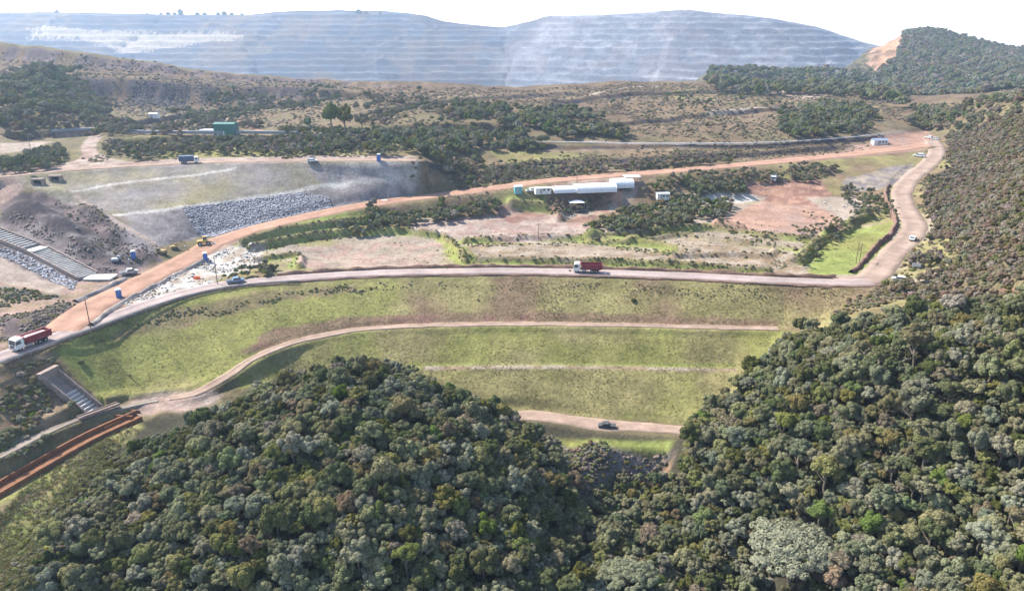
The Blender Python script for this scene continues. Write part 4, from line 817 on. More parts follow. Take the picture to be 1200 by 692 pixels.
def dump_truck(loc, rz, label, load):
    t = empty('dump_truck', loc, rz, label, 'truck')
    MB().box(-4.0, 2.6, -.42, .42, .75, 1.05).box(-3.6, -1.0, -.9, .9, .62, .78).build('chassis', M_dgrey, t)
    c = MB().prism([(2.2, .75), (4.2, .55), (4.25, 1.55), (3.98, 2.75), (3.6, 2.95), (2.3, 3.0), (2.2, 2.8)], -1.24, 1.24).build('cab', M_white, t)
    MB().add([(4.262, -1.1, 1.62), (4.262, 1.1, 1.62), (4.02, 1.05, 2.62), (4.02, -1.05, 2.62)], [(0, 1, 2, 3)]).build('windscreen', M_glass, c)
    for s in (-1, 1): MB().box(2.9, 3.85, s*1.25-.012, s*1.25+.012, 1.7, 2.5).build('side_window', M_glass, c)
    MB().box(4.2, 4.32, -1.2, 1.2, .45, .85).build('bumper', M_steel, t); MB().box(4.235, 4.28, -.75, .75, .95, 1.45).build('grille', M_dgrey, c)
    for s in (-1, 1): MB().box(4.26, 4.34, s*.98-.18, s*.98+.18, .95, 1.2).build('headlight', M_lamp, t); MB().box(3.95, 4.1, s*1.4-.1, s*1.4+.1, 1.7, 2.4).build('mirror', M_dgrey, t)
    # tub: sloping front, flared top, ribs
    b = MB()
    for s in (-1, 1): b.prism([(-4.3, 1.2), (1.4, 1.2), (2.05, 2.75), (-4.5, 2.75)], s*1.25-.05, s*1.25+.05)
    b.box(-4.2, 1.35, -1.2, 1.2, 1.15, 1.27); b.add([(1.36, -1.2, 1.2), (1.36, 1.2, 1.2), (2.05, 1.2, 2.95), (2.05, -1.2, 2.95), (1.28, -1.2, 1.2), (1.28, 1.2, 1.2), (1.97, 1.2, 2.95), (1.97, -1.2, 2.95)], [(0, 1, 2, 3), (7, 6, 5, 4), (3, 2, 6, 7), (0, 3, 7, 4), (1, 5, 6, 2)])
    b.box(-4.52, -4.4, -1.2, 1.2, 1.2, 2.72); b.box(1.9, 2.5, -1.2, 1.2, 2.92, 3.0)
    d = b.build('dump_body', M_red, t)
    for s in (-1, 1):
        MB().box(-4.52, 2.0, s*1.3-.06, s*1.3+.06, 2.68, 2.8).build('top_rail', M_red, d)
        for k in range(7): MB().box(-4.1+k*.85, -3.98+k*.85, s*1.35-.06, s*1.35+.06, 1.22, 2.66).build('rib', M_red, d)
    if load: MB().add([(-4.2, -1.15, 2.1), (-4.2, 1.15, 2.1), (1.5, 1.15, 2.2), (1.5, -1.15, 2.2), (-3, 0, 2.75), (.6, 0, 2.85)], [(0, 3, 5, 4), (3, 2, 5), (2, 1, 4, 5), (1, 0, 4)]).build('load', M_dirtl, t)
    for s in (-1, 1):
        for x in (3.2, -1.4, -2.75): wheel(t, x, s*1.0, .52, .34)
        MB().box(.3, 1.7, s*.95-.28, s*.95+.28, .55, 1.05).build('fuel_tank', M_steel, t); MB().box(-3.5, -.7, s*1.05-.22, s*1.05+.22, 1.1, 1.14).build('mudguard', M_dgrey, t)
    return t
def box_truck(loc, rz, label, bm, L=7.4, cab=None):
    t = empty('box_truck', loc, rz, label, 'truck')
    MB().box(-L*.5, L*.5-.3, -.4, .4, .65, .95).build('chassis', M_dgrey, t); x1 = L*.5
    c = MB().prism([(x1-1.7, .6), (x1, .5), (x1+.02, 1.35), (x1-.3, 2.35), (x1-1.7, 2.45)], -1.12, 1.12).build('cab', cab or M_white, t)
    MB().add([(x1+.03, -1, 1.4), (x1+.03, 1, 1.4), (x1-.25, .95, 2.25), (x1-.25, -.95, 2.25)], [(0, 1, 2, 3)]).build('windscreen', M_glass, c)
    for s in (-1, 1): MB().box(x1-1.3, x1-.45, s*1.13-.01, s*1.13+.01, 1.45, 2.1).build('side_window', M_glass, c)
    b = MB().box(-L*.5, x1-1.85, -1.2, 1.2, .98, 2.9).build('cargo_box', bm, t)
    for k in range(8): MB().box(-L*.5+.3+k*(L-2.4)/8, -L*.5+.38+k*(L-2.4)/8, -1.24, 1.24, 1.0, 2.86).build('rib', bm, b)
    for s in (-1, 1):
        for x in (x1-1.0, -L*.5+1.2, -L*.5+2.3): wheel(t, x, s*.95, .46, .3)
    return t
def car(loc, rz, label, m, kind='car', s=1.0):
    t = empty('parked_car' if kind == 'car' else 'pickup_truck', loc, rz, label, kind); t.scale = (s, s, s)
    prof = [(-2.1, .35), (2.05, .32), (2.12, .72), (1.2, .95), (.55, 1.42), (-1.3, 1.46), (-2.0, .98), (-2.15, .75)] if kind == 'car' else [(-2.5, .45), (2.4, .42), (2.48, .9), (1.5, 1.08), (.9, 1.66), (-.5, 1.7), (-.75, 1.1), (-2.55, 1.08)]
    w = .86 if kind == 'car' else .92
    b = MB().prism(prof, -w, w).build('body', m, t)
    if kind == 'car':
        for q in (-1, 1): MB().prism([(-1.75, .98), (1.08, .98), (.5, 1.38), (-1.25, 1.4)], q*(w+.004)-.01, q*(w+.004)+.01).build('side_window', M_glass, t)
        MB().add([(1.19, -.76, .985), (1.19, .76, .985), (.585, .7, 1.42), (.585, -.7, 1.42)], [(0, 1, 2, 3)]).build('windscreen', M_glass, t)
        MB().add([(-1.36, -.7, 1.44), (-1.36, .7, 1.44), (-1.98, .74, 1.02), (-1.98, -.74, 1.02)], [(0, 1, 2, 3)]).build('rear_window', M_glass, t)
        ax, r = (1.32, -1.32), .32
    else:
        for q in (-1, 1): MB().prism([(-.58, 1.14), (1.36, 1.14), (.84, 1.58), (-.42, 1.62)], q*(w+.004)-.01, q*(w+.004)+.01).build('side_window', M_glass, t)
        MB().add([(1.5, -.8, 1.12), (1.5, .8, 1.12), (.94, .74, 1.64), (.94, -.74, 1.64)], [(0, 1, 2, 3)]).build('windscreen', M_glass, t)
        MB().box(-2.45, -.85, -.8, .8, 1.09, 1.1).build('load_bed', M_dgrey, t); ax, r = (1.55, -1.55), .38
    for q in (-1, 1):
        for x in ax: wheel(t, x, q*(w-.1), r, .22)
        MB().box(prof[2][0]-.1, prof[2][0]+.03, q*.62-.16, q*.62+.16, .62, .78).build('headlight', M_lamp, t)
    return t
def loader(loc, rz, label):
    t = empty('wheel_loader', loc, rz, label, 'loader')
    MB().box(-2.4, .4, -.95, .95, .8, 1.75, .08).build('engine_body', M_yel, t); MB().box(.3, 1.6, -.6, .6, .7, 1.3, .05).build('front_frame', M_yel, t)
    c = MB().box(-.5, .8, -.75, .75, 1.75, 3.05, .1).build('cab', M_yel, t); MB().box(-.45, .76, -.78, .78, 2.0, 2.8).build('cab_window', M_glass, c)
    for s in (-1, 1): MB().tube((.6, s*.5, 1.3), (2.7, s*.5, .7), .13).build('lift_arm', M_yel, t)
    MB().prism([(2.5, .2), (3.6, .1), (3.5, .25), (2.75, .45), (2.7, 1.1), (2.5, 1.15)], -1.3, 1.3).build('bucket', M_steel, t)
    for s in (-1, 1):
        for x in (1.1, -1.6): wheel(t, x, s*.95, .7, .5)
    return t
def excavator(loc, rz, label, m=None, s=1.0):
    m = m or M_yel; t = empty('excavator', loc, rz, label, 'excavator'); t.scale = (s, s, s)
    for q in (-1, 1): MB().prism([(-1.7, .45), (-1.4, .05), (1.4, .05), (1.7, .45), (1.4, .85), (-1.4, .85)], q*1.0-.25, q*1.0+.25).build('track', M_dgrey, t)
    MB().box(-2.0, 1.0, -1.2, 1.2, .95, 1.9, .08).build('engine_body', m, t); c = MB().box(.2, 1.5, .25, 1.2, 1.0, 2.7, .08).build('cab', m, t); MB().box(.3, 1.53, .22, 1.23, 1.7, 2.5).build('cab_window', M_glass, c)
    MB().tube((.9, -.2, 1.5), (2.9, -.2, 3.6), .26, .24, 6).tube((2.9, -.2, 3.6), (4.6, -.2, 3.1), .24, .2, 6).build('boom', m, t)
    MB().tube((4.6, -.2, 3.3), (5.3, -.2, 1.2), .18, .14, 6).build('stick', m, t); MB().prism([(4.8, 1.2), (5.5, 1.2), (5.6, .6), (5.0, .3), (4.6, .7)], -.7, .3).build('bucket', M_steel, t)
    return t
def toilet(loc, rz, label, s=1.0):
    t = empty('portable_toilet', loc, rz, label, 'toilet', 'blue portable toilets on the site'); t.scale = (s, s, s)
    MB().box(-.58, .58, -.58, .58, 0, 2.1, .02).build('cabin', M_blue, t); d = MB().box(-.42, .42, -.63, -.575, .12, 1.98).build('door', M_blue, t); MB().box(.25, .35, -.67, -.62, 1.0, 1.2).build('handle', M_dgrey, d)
    MB().prism([(-.64, 2.08), (.64, 2.08), (.4, 2.34), (-.4, 2.34)], -.64, .64).build('roof', M_white, t)
    return t
def pole(loc, h, rz, label, kind='power', r=.14):
    t = empty('utility_pole' if kind == 'power' else 'lamp_post', loc, rz, label, 'pole', None)
    MB().tube((0, 0, -.5), (0, 0, h), r, r*.6, 8).build('shaft', M_wood if kind == 'power' else M_steel, t)
    if kind == 'power':
        a = MB().box(-.9, .9, -.06, .06, h-.55, h-.42).build('crossarm', M_wood, t)
        for x in (-.8, 0, .8): MB().tube((x, 0, h-.42), (x, 0, h-.2), .05, .04, 6).build('insulator', M_steel, a)
    else:
        MB().tube((0, 0, h-.05), (1.3, 0, h+.15), .05, .04, 6).build('arm', M_steel, t); MB().box(1.0, 1.7, -.14, .14, h+.08, h+.2).build('lamp_head', M_steel, t)
    return t
def yaw(a, b): return math.atan2(b[1]-a[1], b[0]-a[0])
def on_path(name, px, py):
    P = PATHS[name][0]; c = cast(px, py); i = int(np.argmin(np.hypot(P[:, 0]-c[0], P[:, 1]-c[1]))); i = min(max(i, 2), len(P)-3)
    return P[i]+np.array([0, 0, .05]), math.atan2(P[i+2][1]-P[i-2][1], P[i+2][0]-P[i-2][0])

# trucks and cars
p, a = on_path('crest_road', 34, 404); dump_truck(p, a+math.pi, 'red dump truck with white cab carrying a pale load on the left crest road', True)
p, a = on_path('crest_road', 686, 318); dump_truck(p, a+math.pi, 'red dump truck with white cab in the middle of the crest road', False)
p, a = on_path('embankment_road', 222, 190); box_truck(p, a, 'dark blue box truck with white cab on the upper embankment road', M_dblue)
box_truck(cast(906, 212), -1.9, 'white truck with grey-blue body parked on red earth beyond the flats', M_roofb, 5.6)
p, a = on_path('crest_road', 275, 336); car(p, a, 'small blue pickup on the crest road beside the pale rubble', M_bluecar, 'pickup')
car(cast(1054, 329), 2.6, 'white car parked at the right end of the dam crest', M_white); p, a = on_path('hillside_road', 1060, 281); car(p+np.array([1.8, 0, 0]), a, 'white car on the hillside road bend', M_white)
car(cast(711, 501), 3.0, 'dark pickup parked beside the toe road below the dam', M_dgrey, 'pickup').scale = (.85, .85, .85)
car(cast(681, 249), .3, 'dark grey pickup under the white canopy tent', M_dgrey, 'pickup'); car(cast(366, 190), .2, 'silver car parked on the upper embankment road near its right end', M_silver)
car(cast(1077, 184), 2.4, 'white van-like car where the hillside road meets the haul road', M_white, 'car', 1.3)
car(cast(1088, 162), 2.0, 'white car at the far top of the hillside road', M_white); car(cast(1096, 164), 2.3, 'silver car at the far top of the hillside road', M_silver); car(cast(623, 225), .3, 'white pickup next to the teal cabin', M_white, 'pickup')
loader(cast(240, 287), .5, 'yellow wheel loader on the orange haul road below the riprap')
excavator(cast(190, 298), 2.8, 'yellow excavator in the cutting at the foot of the grey embankment', mat('dusty_yellow_paint', (.24, .17, .07), .7, .2, .2, 1.5), .8); excavator(cast(205, 292), .6, 'smaller yellow excavator beside the haul road berm', mat('dusty_yellow_paint', (.24, .17, .07)), .65)
excavator(cast(137, 307), .2, 'grey excavator beside the upper spillway', M_steel, .7); car(cast(152, 321), .6, 'grey pickup near the spillway basin', M_steel, 'pickup')
for px, py, l in ((157, 303, 'blue portable toilet beside the dark spoil heaps'), (140, 349, 'blue portable toilet in front, beside the crest road and rubble'), (241, 305, 'blue portable toilet on the pale rubble below the haul road')): toilet(cast(px, py), .4, l, 1.15)
b = MB()
e = empty('road_barrier', cast(231, 327), .2, 'small orange plastic barrier at the edge of the rubble', 'barrier'); MB().box(-.9, .9, -.25, .25, 0, .9, .1).build('panel', M_orangeP, e); MB().box(-1.0, 1.0, -.35, .35, -.05, .08).build('foot', M_orangeP, e)

# poles
for px, py, h, l in ((107, 388, 8.6, 'tall pole at the left edge of the crest road casting a long shadow'), (255, 333, 8.4, 'pole standing in front of the pale rubble'), (311, 184, 9.5, 'pole on the bank behind the upper embankment, left of the eucalyptus'),
                     (378, 181, 6.5, 'pole left of the pair beside the thicket'), (422, 179, 8, 'pole directly left of the dark thicket'), (631, 279, 5.5, 'pole alone in the middle of the flats'), (594, 181, 7.5, 'pole in front of the thicket beside the terrace'),
                     (676, 217, 7, 'pole behind the white tents'), (1003, 308, 7, 'left pole of the pair inside the road bend'), (1007, 307, 6.4, 'right pole of the pair inside the road bend'), (36, 176, 7, 'pole on the pale platform at the left edge'),
                     (313, 297, 5, 'short pole beside the pale rubble and bushes'), (1043, 256, 6, 'pole at the inner edge of the hillside road')): pole(cast(px, py), h, .3+px*.01, l)
pole(cast(455, 236), 5, .5, 'lamp post with a white base board beside the haul road', 'lamp'); pole(cast(473, 170), 7, .5, 'lamp post in front of the thicket', 'lamp')
e = empty('board', cast(451, 235), .2, 'flat white board lying by the lamp post beside the haul road', 'board'); MB().box(-1.3, 1.3, -.6, .6, .1, .22).build('panel', M_white, e); MB().box(-1.1, -1.0, -.5, .5, -.1, .1).box(1.0, 1.1, -.5, .5, -.1, .1).build('support', M_steel, e)
e = empty('sign', cast(1072, 322), -.25, 'white sign board in the bushes above the parked car', 'sign'); MB().box(-1.2, 1.2, -.04, .04, 2.6, 3.6).build('panel', M_white, e)
for x in (-.9, .9): MB().tube((x, .07, -.2), (x, .07, 3.5), .05).build('post', M_steel, e)

# white tents and sheds by the haul road
def vault_tent(px, py, rz, L, w, h, label, nr=12):
    t = empty('membrane_tent', cast(px, py), rz, label, 'tent', 'white tents beside the haul road'); n = 12; V = []; F = []
    for k in range(2):
        for i in range(n+1): a = math.pi*i/n; V.append((-L/2+k*L, -math.cos(a)*w/2, math.sin(a)**.8*h if 0 < i < n else -.3))
    for i in range(n): F.append((i, i+1, i+n+2, i+n+1))
    F += [tuple(range(n, -1, -1)), tuple(range(n+1, 2*n+2))]
    obj('membrane', mesh('membrane', V, F, M_memb), t)
    for k in range(nr+1):
        x = -L/2+k*L/nr; b = MB(); pr = None
        for i in range(n+1):
            a = math.pi*i/n; q = (x, -math.cos(a)*(w/2+.04), math.sin(a)**.8*(h+.05) if 0 < i < n else -.2)
            if pr: b.tube(pr, q, .09, .09, 5)
            pr = q
        b.build('rib', M_white, t)
    MB().box(L/2+.01, L/2+.06, -w*.2, w*.2, 0, h*.6).build('door', M_steel, t)
    return t
def shed(name, px, py, rz, L, w, h, rise, mw, mr, label, cat='shed', group=None, doors=1, wins=0):
    t = empty(name, cast(px, py), rz, label, cat, group); MB().box(-L/2, L/2, -w/2, w/2, -.4, h).build('wall', mw, t); o = .25
    MB().add([(-L/2-o, -w/2-o, h-.02), (L/2+o, -w/2-o, h-.02), (L/2+o, w/2+o, h-.02), (-L/2-o, w/2+o, h-.02), (-L/2-o, 0, h+rise), (L/2+o, 0, h+rise)], [(0, 1, 5, 4), (2, 3, 4, 5), (0, 4, 3), (1, 2, 5), (3, 2, 1, 0)]).build('roof', mr, t)
    for k in range(doors): x = -L/2+(k+.5)*L/max(1, doors)*.6+.3; d = MB().box(x-.45, x+.45, -w/2-.04, -w/2, 0, min(2.1, h*.85)).build('door', M_steel, t); MB().box(x+.25, x+.35, -w/2-.08, -w/2-.04, 1.0, 1.15).build('handle', M_dgrey, d)
    for k in range(wins):
        x = L/2-(k+.6)*L/(wins+1.5); f = MB().box(x-.55, x+.55, -w/2-.05, -w/2, 1.0, 1.9).build('window', M_white, t); MB().box(x-.47, x+.47, -w/2-.07, -w/2-.04, 1.08, 1.82).build('pane', M_glass, f)
    return t
def canopy(px, py, rz, L, w, h, rise, label, name='canopy_tent', mr=None):
    t = empty(name, cast(px, py), rz, label, 'tent')
    V = [(-L/2, -w/2, h), (L/2, -w/2, h), (L/2, w/2, h), (-L/2, w/2, h), (0, 0, h+rise)]; V += [(x, y, z-.12) for x, y, z in V]
    MB().add(V, [(0, 1, 4), (1, 2, 4), (2, 3, 4), (3, 0, 4), (6, 5, 9), (7, 6, 9), (8, 7, 9), (5, 8, 9), (0, 5, 6, 1), (1, 6, 7, 2), (2, 7, 8, 3), (3, 8, 5, 0)]).build('roof', mr or M_memb, t)
    for x in (-L/2+.15, L/2-.15):
        for y in (-w/2+.15, w/2-.15): MB().tube((x, y, -.3), (x, y, h-.02), .07).build('post', M_steel, t)
    return t
vault_tent(697, 223, .18, 17, 7.5, 2.9, 'long white ribbed barrel tent beside the haul road', 14); vault_tent(728, 218, .2, 9, 7.5, 3.2, 'short tall white ribbed tent right of the long barrel tent', 8)
vault_tent(663, 224, .2, 11, 6, 2.0, 'low white tent at the left end of the tent row', 8); canopy(740, 214, .15, 7, 4.5, 2.9, .4, 'white open canopy with dark underside at the right end of the tents')
canopy(675, 243, .1, 6.2, 5, 2.4, .7, 'white pyramid canopy tent above the dark grey pickup'); shed('site_cabin', 636, 226, .2, 6.5, 2.6, 2.2, .15, M_white, M_memb, 'low long white cabin left of the tents', 'cabin', None, 1, 2)
shed('site_cabin', 607, 226, .2, 3.0, 2.6, 2.8, .35, M_teal, M_white, 'small teal cabin with white roof left of the tents', 'cabin', None, 1, 0); shed('site_cabin', 776, 233, .1, 5.2, 3, 2.5, .3, M_white, M_silver, 'white cabin with windows above the green thicket on the flats', 'cabin', None, 1, 2)
for dx, dy, r, l in ((-4, -1.2, .3, 'white sack heap left of the canopy tent'), (-2.4, -2.2, 1.1, 'grey-white crate left of the dark grey pickup')):
    c = cast(675, 247)+np.array([dx, dy, 0]); e = empty('crate', c, r, l, 'crate'); MB().box(-.6, .6, -.5, .5, -.1, .75, .05).build('body', M_cream, e); MB().box(-.63, .63, -.53, .53, .76, .84).build('lid', M_white, e)
# green shed with its white side wall, far pumping shed
shed('green_shed', 266, 158, -.05, 10, 6, 5.4, .6, M_green, M_green, 'dark green sheet-metal shed on the terrace above the upper embankment', 'shed', None, 2, 0); shed('low_building', 247, 157, -.05, 9, 4, 2.2, .2, M_white, M_silver, 'low white building left of the green shed', 'building', None, 1, 2)
shed('site_cabin', 1030, 169, .0, 7.5, 4, 2.4, .8, M_white, M_roofb, 'white site building with blue roof by the top of the hillside road', 'building', None, 1, 3); shed('site_cabin', 181, 138, 0, 5, 4, 2.6, .4, M_white, M_white, 'tiny white hut below the rocky slope at the left', 'hut', None, 1, 0)
toilet(cast(444, 189), 0, 'blue portable toilet at the right end of the upper embankment', 1.3)

# conveyor on trestles along the left terrace, pipeline along the right one
def conveyor(pts, label, h, w, m, name, step=9.0):
    P = spline([cast(*p) for p in pts], step); P = smooth_z(P, 8); t = empty(name, P[0], 0, label, 'conveyor' if name == 'conveyor' else 'pipeline')
    for a, b in zip(P[:-1], P[1:]):
        a = Vector(a-P[0])+Vector((0, 0, h)); b = Vector(b-P[0])+Vector((0, 0, h))
        if name == 'conveyor':
            d = (b-a); L = d.length; o = MB().box(0, L-.06, -w/2, w/2, -.5, .8).build('gallery', m, t, loc=a); o.rotation_euler = (0, -math.asin(d.z/L), math.atan2(d.y, d.x))
        else: MB().tube(a, b, w, w, 8).build('pipe', m, t)
        MB().tube((a.x, a.y, a.z-.4), (a.x, a.y, a.z-h-1.5), .14, .14, 6).build('trestle', M_steel, t)
    return t
M_belt = mat('weathered_sheet', (.17, .18, .20), .7, .3, .2, .8)
conveyor([(60,158),(110,157),(170,158),(230,159),(300,159),(350,160)], 'long dark conveyor gallery on trestles crossing the left terrace', 1.6, 1.6, M_belt, 'conveyor')
conveyor([(590,167),(680,168),(800,170),(900,168.5),(980,164),(1035,158)], 'thin white pipeline running along the right terrace', .6, .22, M_white, 'pipeline', 12.)

# guard rail on the outer edge of the crest road, left end
P = cr[8:66]; d = np.gradient(P[:, :2], axis=0); d /= np.linalg.norm(d, axis=1)[:, None]; G = np.c_[P[:, 0]+d[:, 1]*4.6, P[:, 1]-d[:, 0]*4.6, P[:, 2]]
e = empty('guard_rail', G[0], 0, 'pale guard rail along the outer edge of the crest road at the left', 'guard rail')
for i in range(0, len(G)-2, 2):
    a = Vector(G[i]-G[0]); b = Vector(G[i+2]-G[0]); dd = (b-a).normalized(); n = Vector((-dd.y, dd.x, 0))*.05
    MB().add([a-n+Vector((0, 0, .3)), b-n+Vector((0, 0, .3)), b-n+Vector((0, 0, .72)), a-n+Vector((0, 0, .72)), a+n+Vector((0, 0, .3)), b+n+Vector((0, 0, .3)), b+n+Vector((0, 0, .72)), a+n+Vector((0, 0, .72))], [(0, 1, 2, 3), (7, 6, 5, 4), (3, 2, 6, 7), (0, 4, 5, 1)]).build('beam', M_conc, e)
    MB().box(a.x-.06, a.x+.06, a.y-.06, a.y+.06, -.6, .7).build('post', M_steel, e)

# upper stepped spillway
def flight(t, A, B, hw, n, m, gap=.25, th=.5):
    A = Vector(A); B = Vector(B); d = B-A; rz = math.atan2(d.y, d.x); L = math.hypot(d.x, d.y)/n
    me_ = MB().box(0, L*(1-gap), -hw, hw, -th, 0).me('step', m)
    for k in range(n): o = obj('step', me_, t, A+d*(k/n)); o.rotation_euler = (0, 0, rz)
def sloped_wall(t, A, B, off, th, z0, z1, m, name='side_wall'):
    A = Vector(A); B = Vector(B); d = (B-A); n = Vector((-d.y, d.x, 0)).normalized(); V = []
    for p in (A, B):
        for o in (off-th/2, off+th/2):
            for z in (z0, z1): V.append(p+n*o+Vector((0, 0, z)))
    return MB().add(V, [(0, 1, 3, 2), (6, 7, 5, 4), (1, 5, 7, 3), (0, 2, 6, 4), (0, 4, 5, 1), (2, 3, 7, 6)]).build(name, m, t)
O = Vector(SPB); t = empty('stepped_spillway', O, 0, 'pale stepped concrete spillway between dark riprap banks at the left', 'spillway')
a_, b_, c_, d_ = [Vector(p)-O for p in (SPA, SPB, SPC, SPD)]; dm = (b_-a_).normalized()
flight(t, a_, b_-dm*2.0, SPW, 16, M_conc, .34, .7); flight(t, b_+dm*2.0, c_, SPW, 20, M_conc, .34, .7)
q = MB().box(-2.0, 2.0, -SPW, SPW, -.5, 0).build('landing', M_cream, t, loc=b_); q.rotation_euler = (0, 0, math.atan2(dm.y, dm.x))
q = MB().box(0, 8, -SPW, SPW*.6, -.6, -.05).build('basin_slab', M_cream, t, loc=c_); q.rotation_euler = (0, 0, math.atan2((d_-c_).y, (d_-c_).x)-.12)
for A, B in ((a_, b_), (b_, c_)):
    for s in (-1, 1): sloped_wall(t, A, B, s*(SPW+.2), .35, -.9, .55, M_concd)
# lower spillway with baffle sills
O = Vector(LSA); t = empty('lower_spillway', O, 0, 'brown walled spillway chute with white sills below the crest road', 'spillway'); B = Vector(LSB)-O; A = Vector((0, 0, 0)); dd = B.normalized()
for s, th in ((-1, .35), (1, .45)): sloped_wall(t, A, B, s*(LSW+.1), th, -1.9, .55, M_concd)
sloped_wall(t, A, B, 0, 2*LSW-.3, -1.9, -1.35, M_concd, 'floor')
q = MB().box(-.9, .3, -LSW-.6, LSW+.6, -2.2, .9).build('head_wall', M_concd, t); q.rotation_euler = (0, 0, math.atan2(dd.y, dd.x))
me_ = MB().box(-.26, .26, -LSW+.2, LSW-.2, -.3, .28).me('sill', M_cream)
for k in range(8):
    o = obj('sill', me_, t, A+B*(.42+.075*k)+Vector((0, 0, -1.05))); o.rotation_euler = (0, 0, math.atan2(dd.y, dd.x))
# rust-stained drainage channel
def sweep(P, prof):
    d = np.gradient(P[:, :2], axis=0); d /= np.linalg.norm(d, axis=1)[:, None]; n = np.stack([-d[:, 1], d[:, 0]], 1); k = len(prof)
    V = np.stack([np.c_[P[:, :2]+n*o, P[:, 2]+z] for o, z in prof], 1); m = len(P); F = []
    for i in range(m-1):
        for j in range(k): a = i*k+j; b = i*k+(j+1) % k; F.append((a, a+k, b+k, b))
    return V.reshape(-1, 3), F+[tuple(range(k)), tuple(range(m*k-1, (m-1)*k-1, -1))]
R0_ = RCH-RCH[0]; e = empty('drainage_channel', RCH[0], 0, 'rust-stained concrete drainage channel running to the left edge', 'channel')
for nm, pr in (('floor', [(-1.75, -.75), (1.75, -.75), (1.75, -.5), (-1.75, -.5)]), ('side_wall', [(1.7, -.8), (2.15, -.8), (2.15, .5), (1.7, .5)]), ('side_wall', [(-2.15, -.8), (-1.7, -.8), (-1.7, .5), (-2.15, .5)])):
    V, F = sweep(R0_, pr); obj(nm, mesh(nm, V, F, M_rust), e)
c = cast(128, 496); e = empty('outlet_box', c+np.array([0, 0, -.55]), yaw(RCH[4], RCH[0]), 'ochre concrete outlet box where the spillway meets the drainage channel', 'outlet')
for x0, x1, y0, y1 in ((-2, 2, -1.3, -1.0), (-2, 2, 1.0, 1.3), (-2, -1.7, -1, 1), (1.7, 2, -1, 1)): MB().box(x0, x1, y0, y1, -1.0, .9).build('side_wall', M_ochre, e)
MB().box(-1.7, 1.7, -1, 1, -1.0, -.5).build('floor', M_rust, e)
A = cast(112, 484); B = cast(160, 487); P = spline([A+np.array([0, 0, .2]), (A+B)/2+np.array([0, 0, .2]), B+np.array([0, 0, .2])], 2.0); e = empty('cross_channel', P[0], 0, 'short rust-brown channel joining the spillway chute to the drainage channel', 'channel')
for nm, pr in (('floor', [(-1.2, -.5), (1.2, -.5), (1.2, -.3), (-1.2, -.3)]), ('side_wall', [(1.15, -.6), (1.5, -.6), (1.5, .5), (1.15, .5)]), ('side_wall', [(-1.5, -.6), (-1.15, -.6), (-1.15, .5), (-1.5, .5)])):
    V, F = sweep(P-P[0], pr); obj(nm, mesh(nm, V, F, M_rust), e)
A = cast(92, 492); B = cast(140, 477); t = empty('footbridge', A, yaw(A, B), 'narrow brown slab bridge crossing the foot of the spillway chute', 'bridge'); L = math.hypot(*(B-A)[:2])
MB().box(0, L, -.6, .6, .25, .5).build('deck', M_tan, t)
for s in (-1, 1): MB().box(0, L, s*.62-.08, s*.62+.08, .2, .75).build('kerb', M_concd, t)
# culverts under the upper road
for px, py, l in ((42, 218, 'square concrete culvert mouth in the slope at the left'), (63, 214, 'smaller concrete culvert mouth right of the square one')):
    e = empty('culvert', cast(px, py)+np.array([0, 1.6, -.9]), .1, l, 'culvert'); MB().box(-2.2, -1.4, -.6, 1.2, -.5, 2.8).box(1.4, 2.2, -.6, 1.2, -.5, 2.8).box(-2.2, 2.2, -.6, 1.2, 2.8, 3.3).build('frame', M_concd, e); MB().box(-1.4, 1.4, .6, .8, -.5, 2.8).build('shade_panel', M_black, e)  # black panel in the frame stands for the shade inside the mouth

# ---------------------------------------------------------------- stones: riprap and rubble
def stone(name, seed, m):
    r = np.random.default_rng(seed); o8 = np.array([(1,0,0),(-1,0,0),(0,1,0),(0,-1,0),(0,0,1),(0,0,-1),(.6,.6,.6),(-.6,.6,.6),(.6,-.6,.6),(-.6,-.6,.6)])*r.uniform(.7, 1.2, (10, 1))
    import bmesh
    bm = bmesh.new(); [bm.verts.new(v) for v in o8]; bmesh.ops.convex_hull(bm, input=bm.verts); me_ = bpy.data.meshes.new(name); bm.to_mesh(me_); bm.free(); me_.materials.append(m); return me_
def stone_mat(name, c1, c2):
    m = bpy.data.materials.new(name); N, L = nodes_of(m); b = N['Principled BSDF']; b.inputs['Roughness'].default_value = .95; oi = N.new('ShaderNodeObjectInfo'); r = N.new('ShaderNodeValToRGB'); r.color_ramp.elements[0].color = (*c1, 1); r.color_ramp.elements[1].color = (*c2, 1)
    L.new(oi.outputs['Random'], r.inputs[0]); L.new(r.outputs[0], b.inputs['Base Color']); return m
SM = [stone_mat('riprap_stone', (.17, .165, .172), (.40, .385, .40)), stone_mat('pale_rubble', (.22, .20, .17), (.55, .52, .48)), stone_mat('dark_rock', (.085, .066, .055), (.20, .155, .125))]
ST = []
for k, (px, py, l) in enumerate([(300, 262, 'grey boulder in the riprap above the haul road'), (250, 313, 'white boulder on the rubble below the haul road'), (90, 268, 'dark boulder on the spoil slope above the spillway')]):
    e = obj('boulder', stone('boulder', k, SM[k]), None, cast(px, py), label=l, cat='boulder'); e.scale = (.8, .7, .6); ST.append(e)
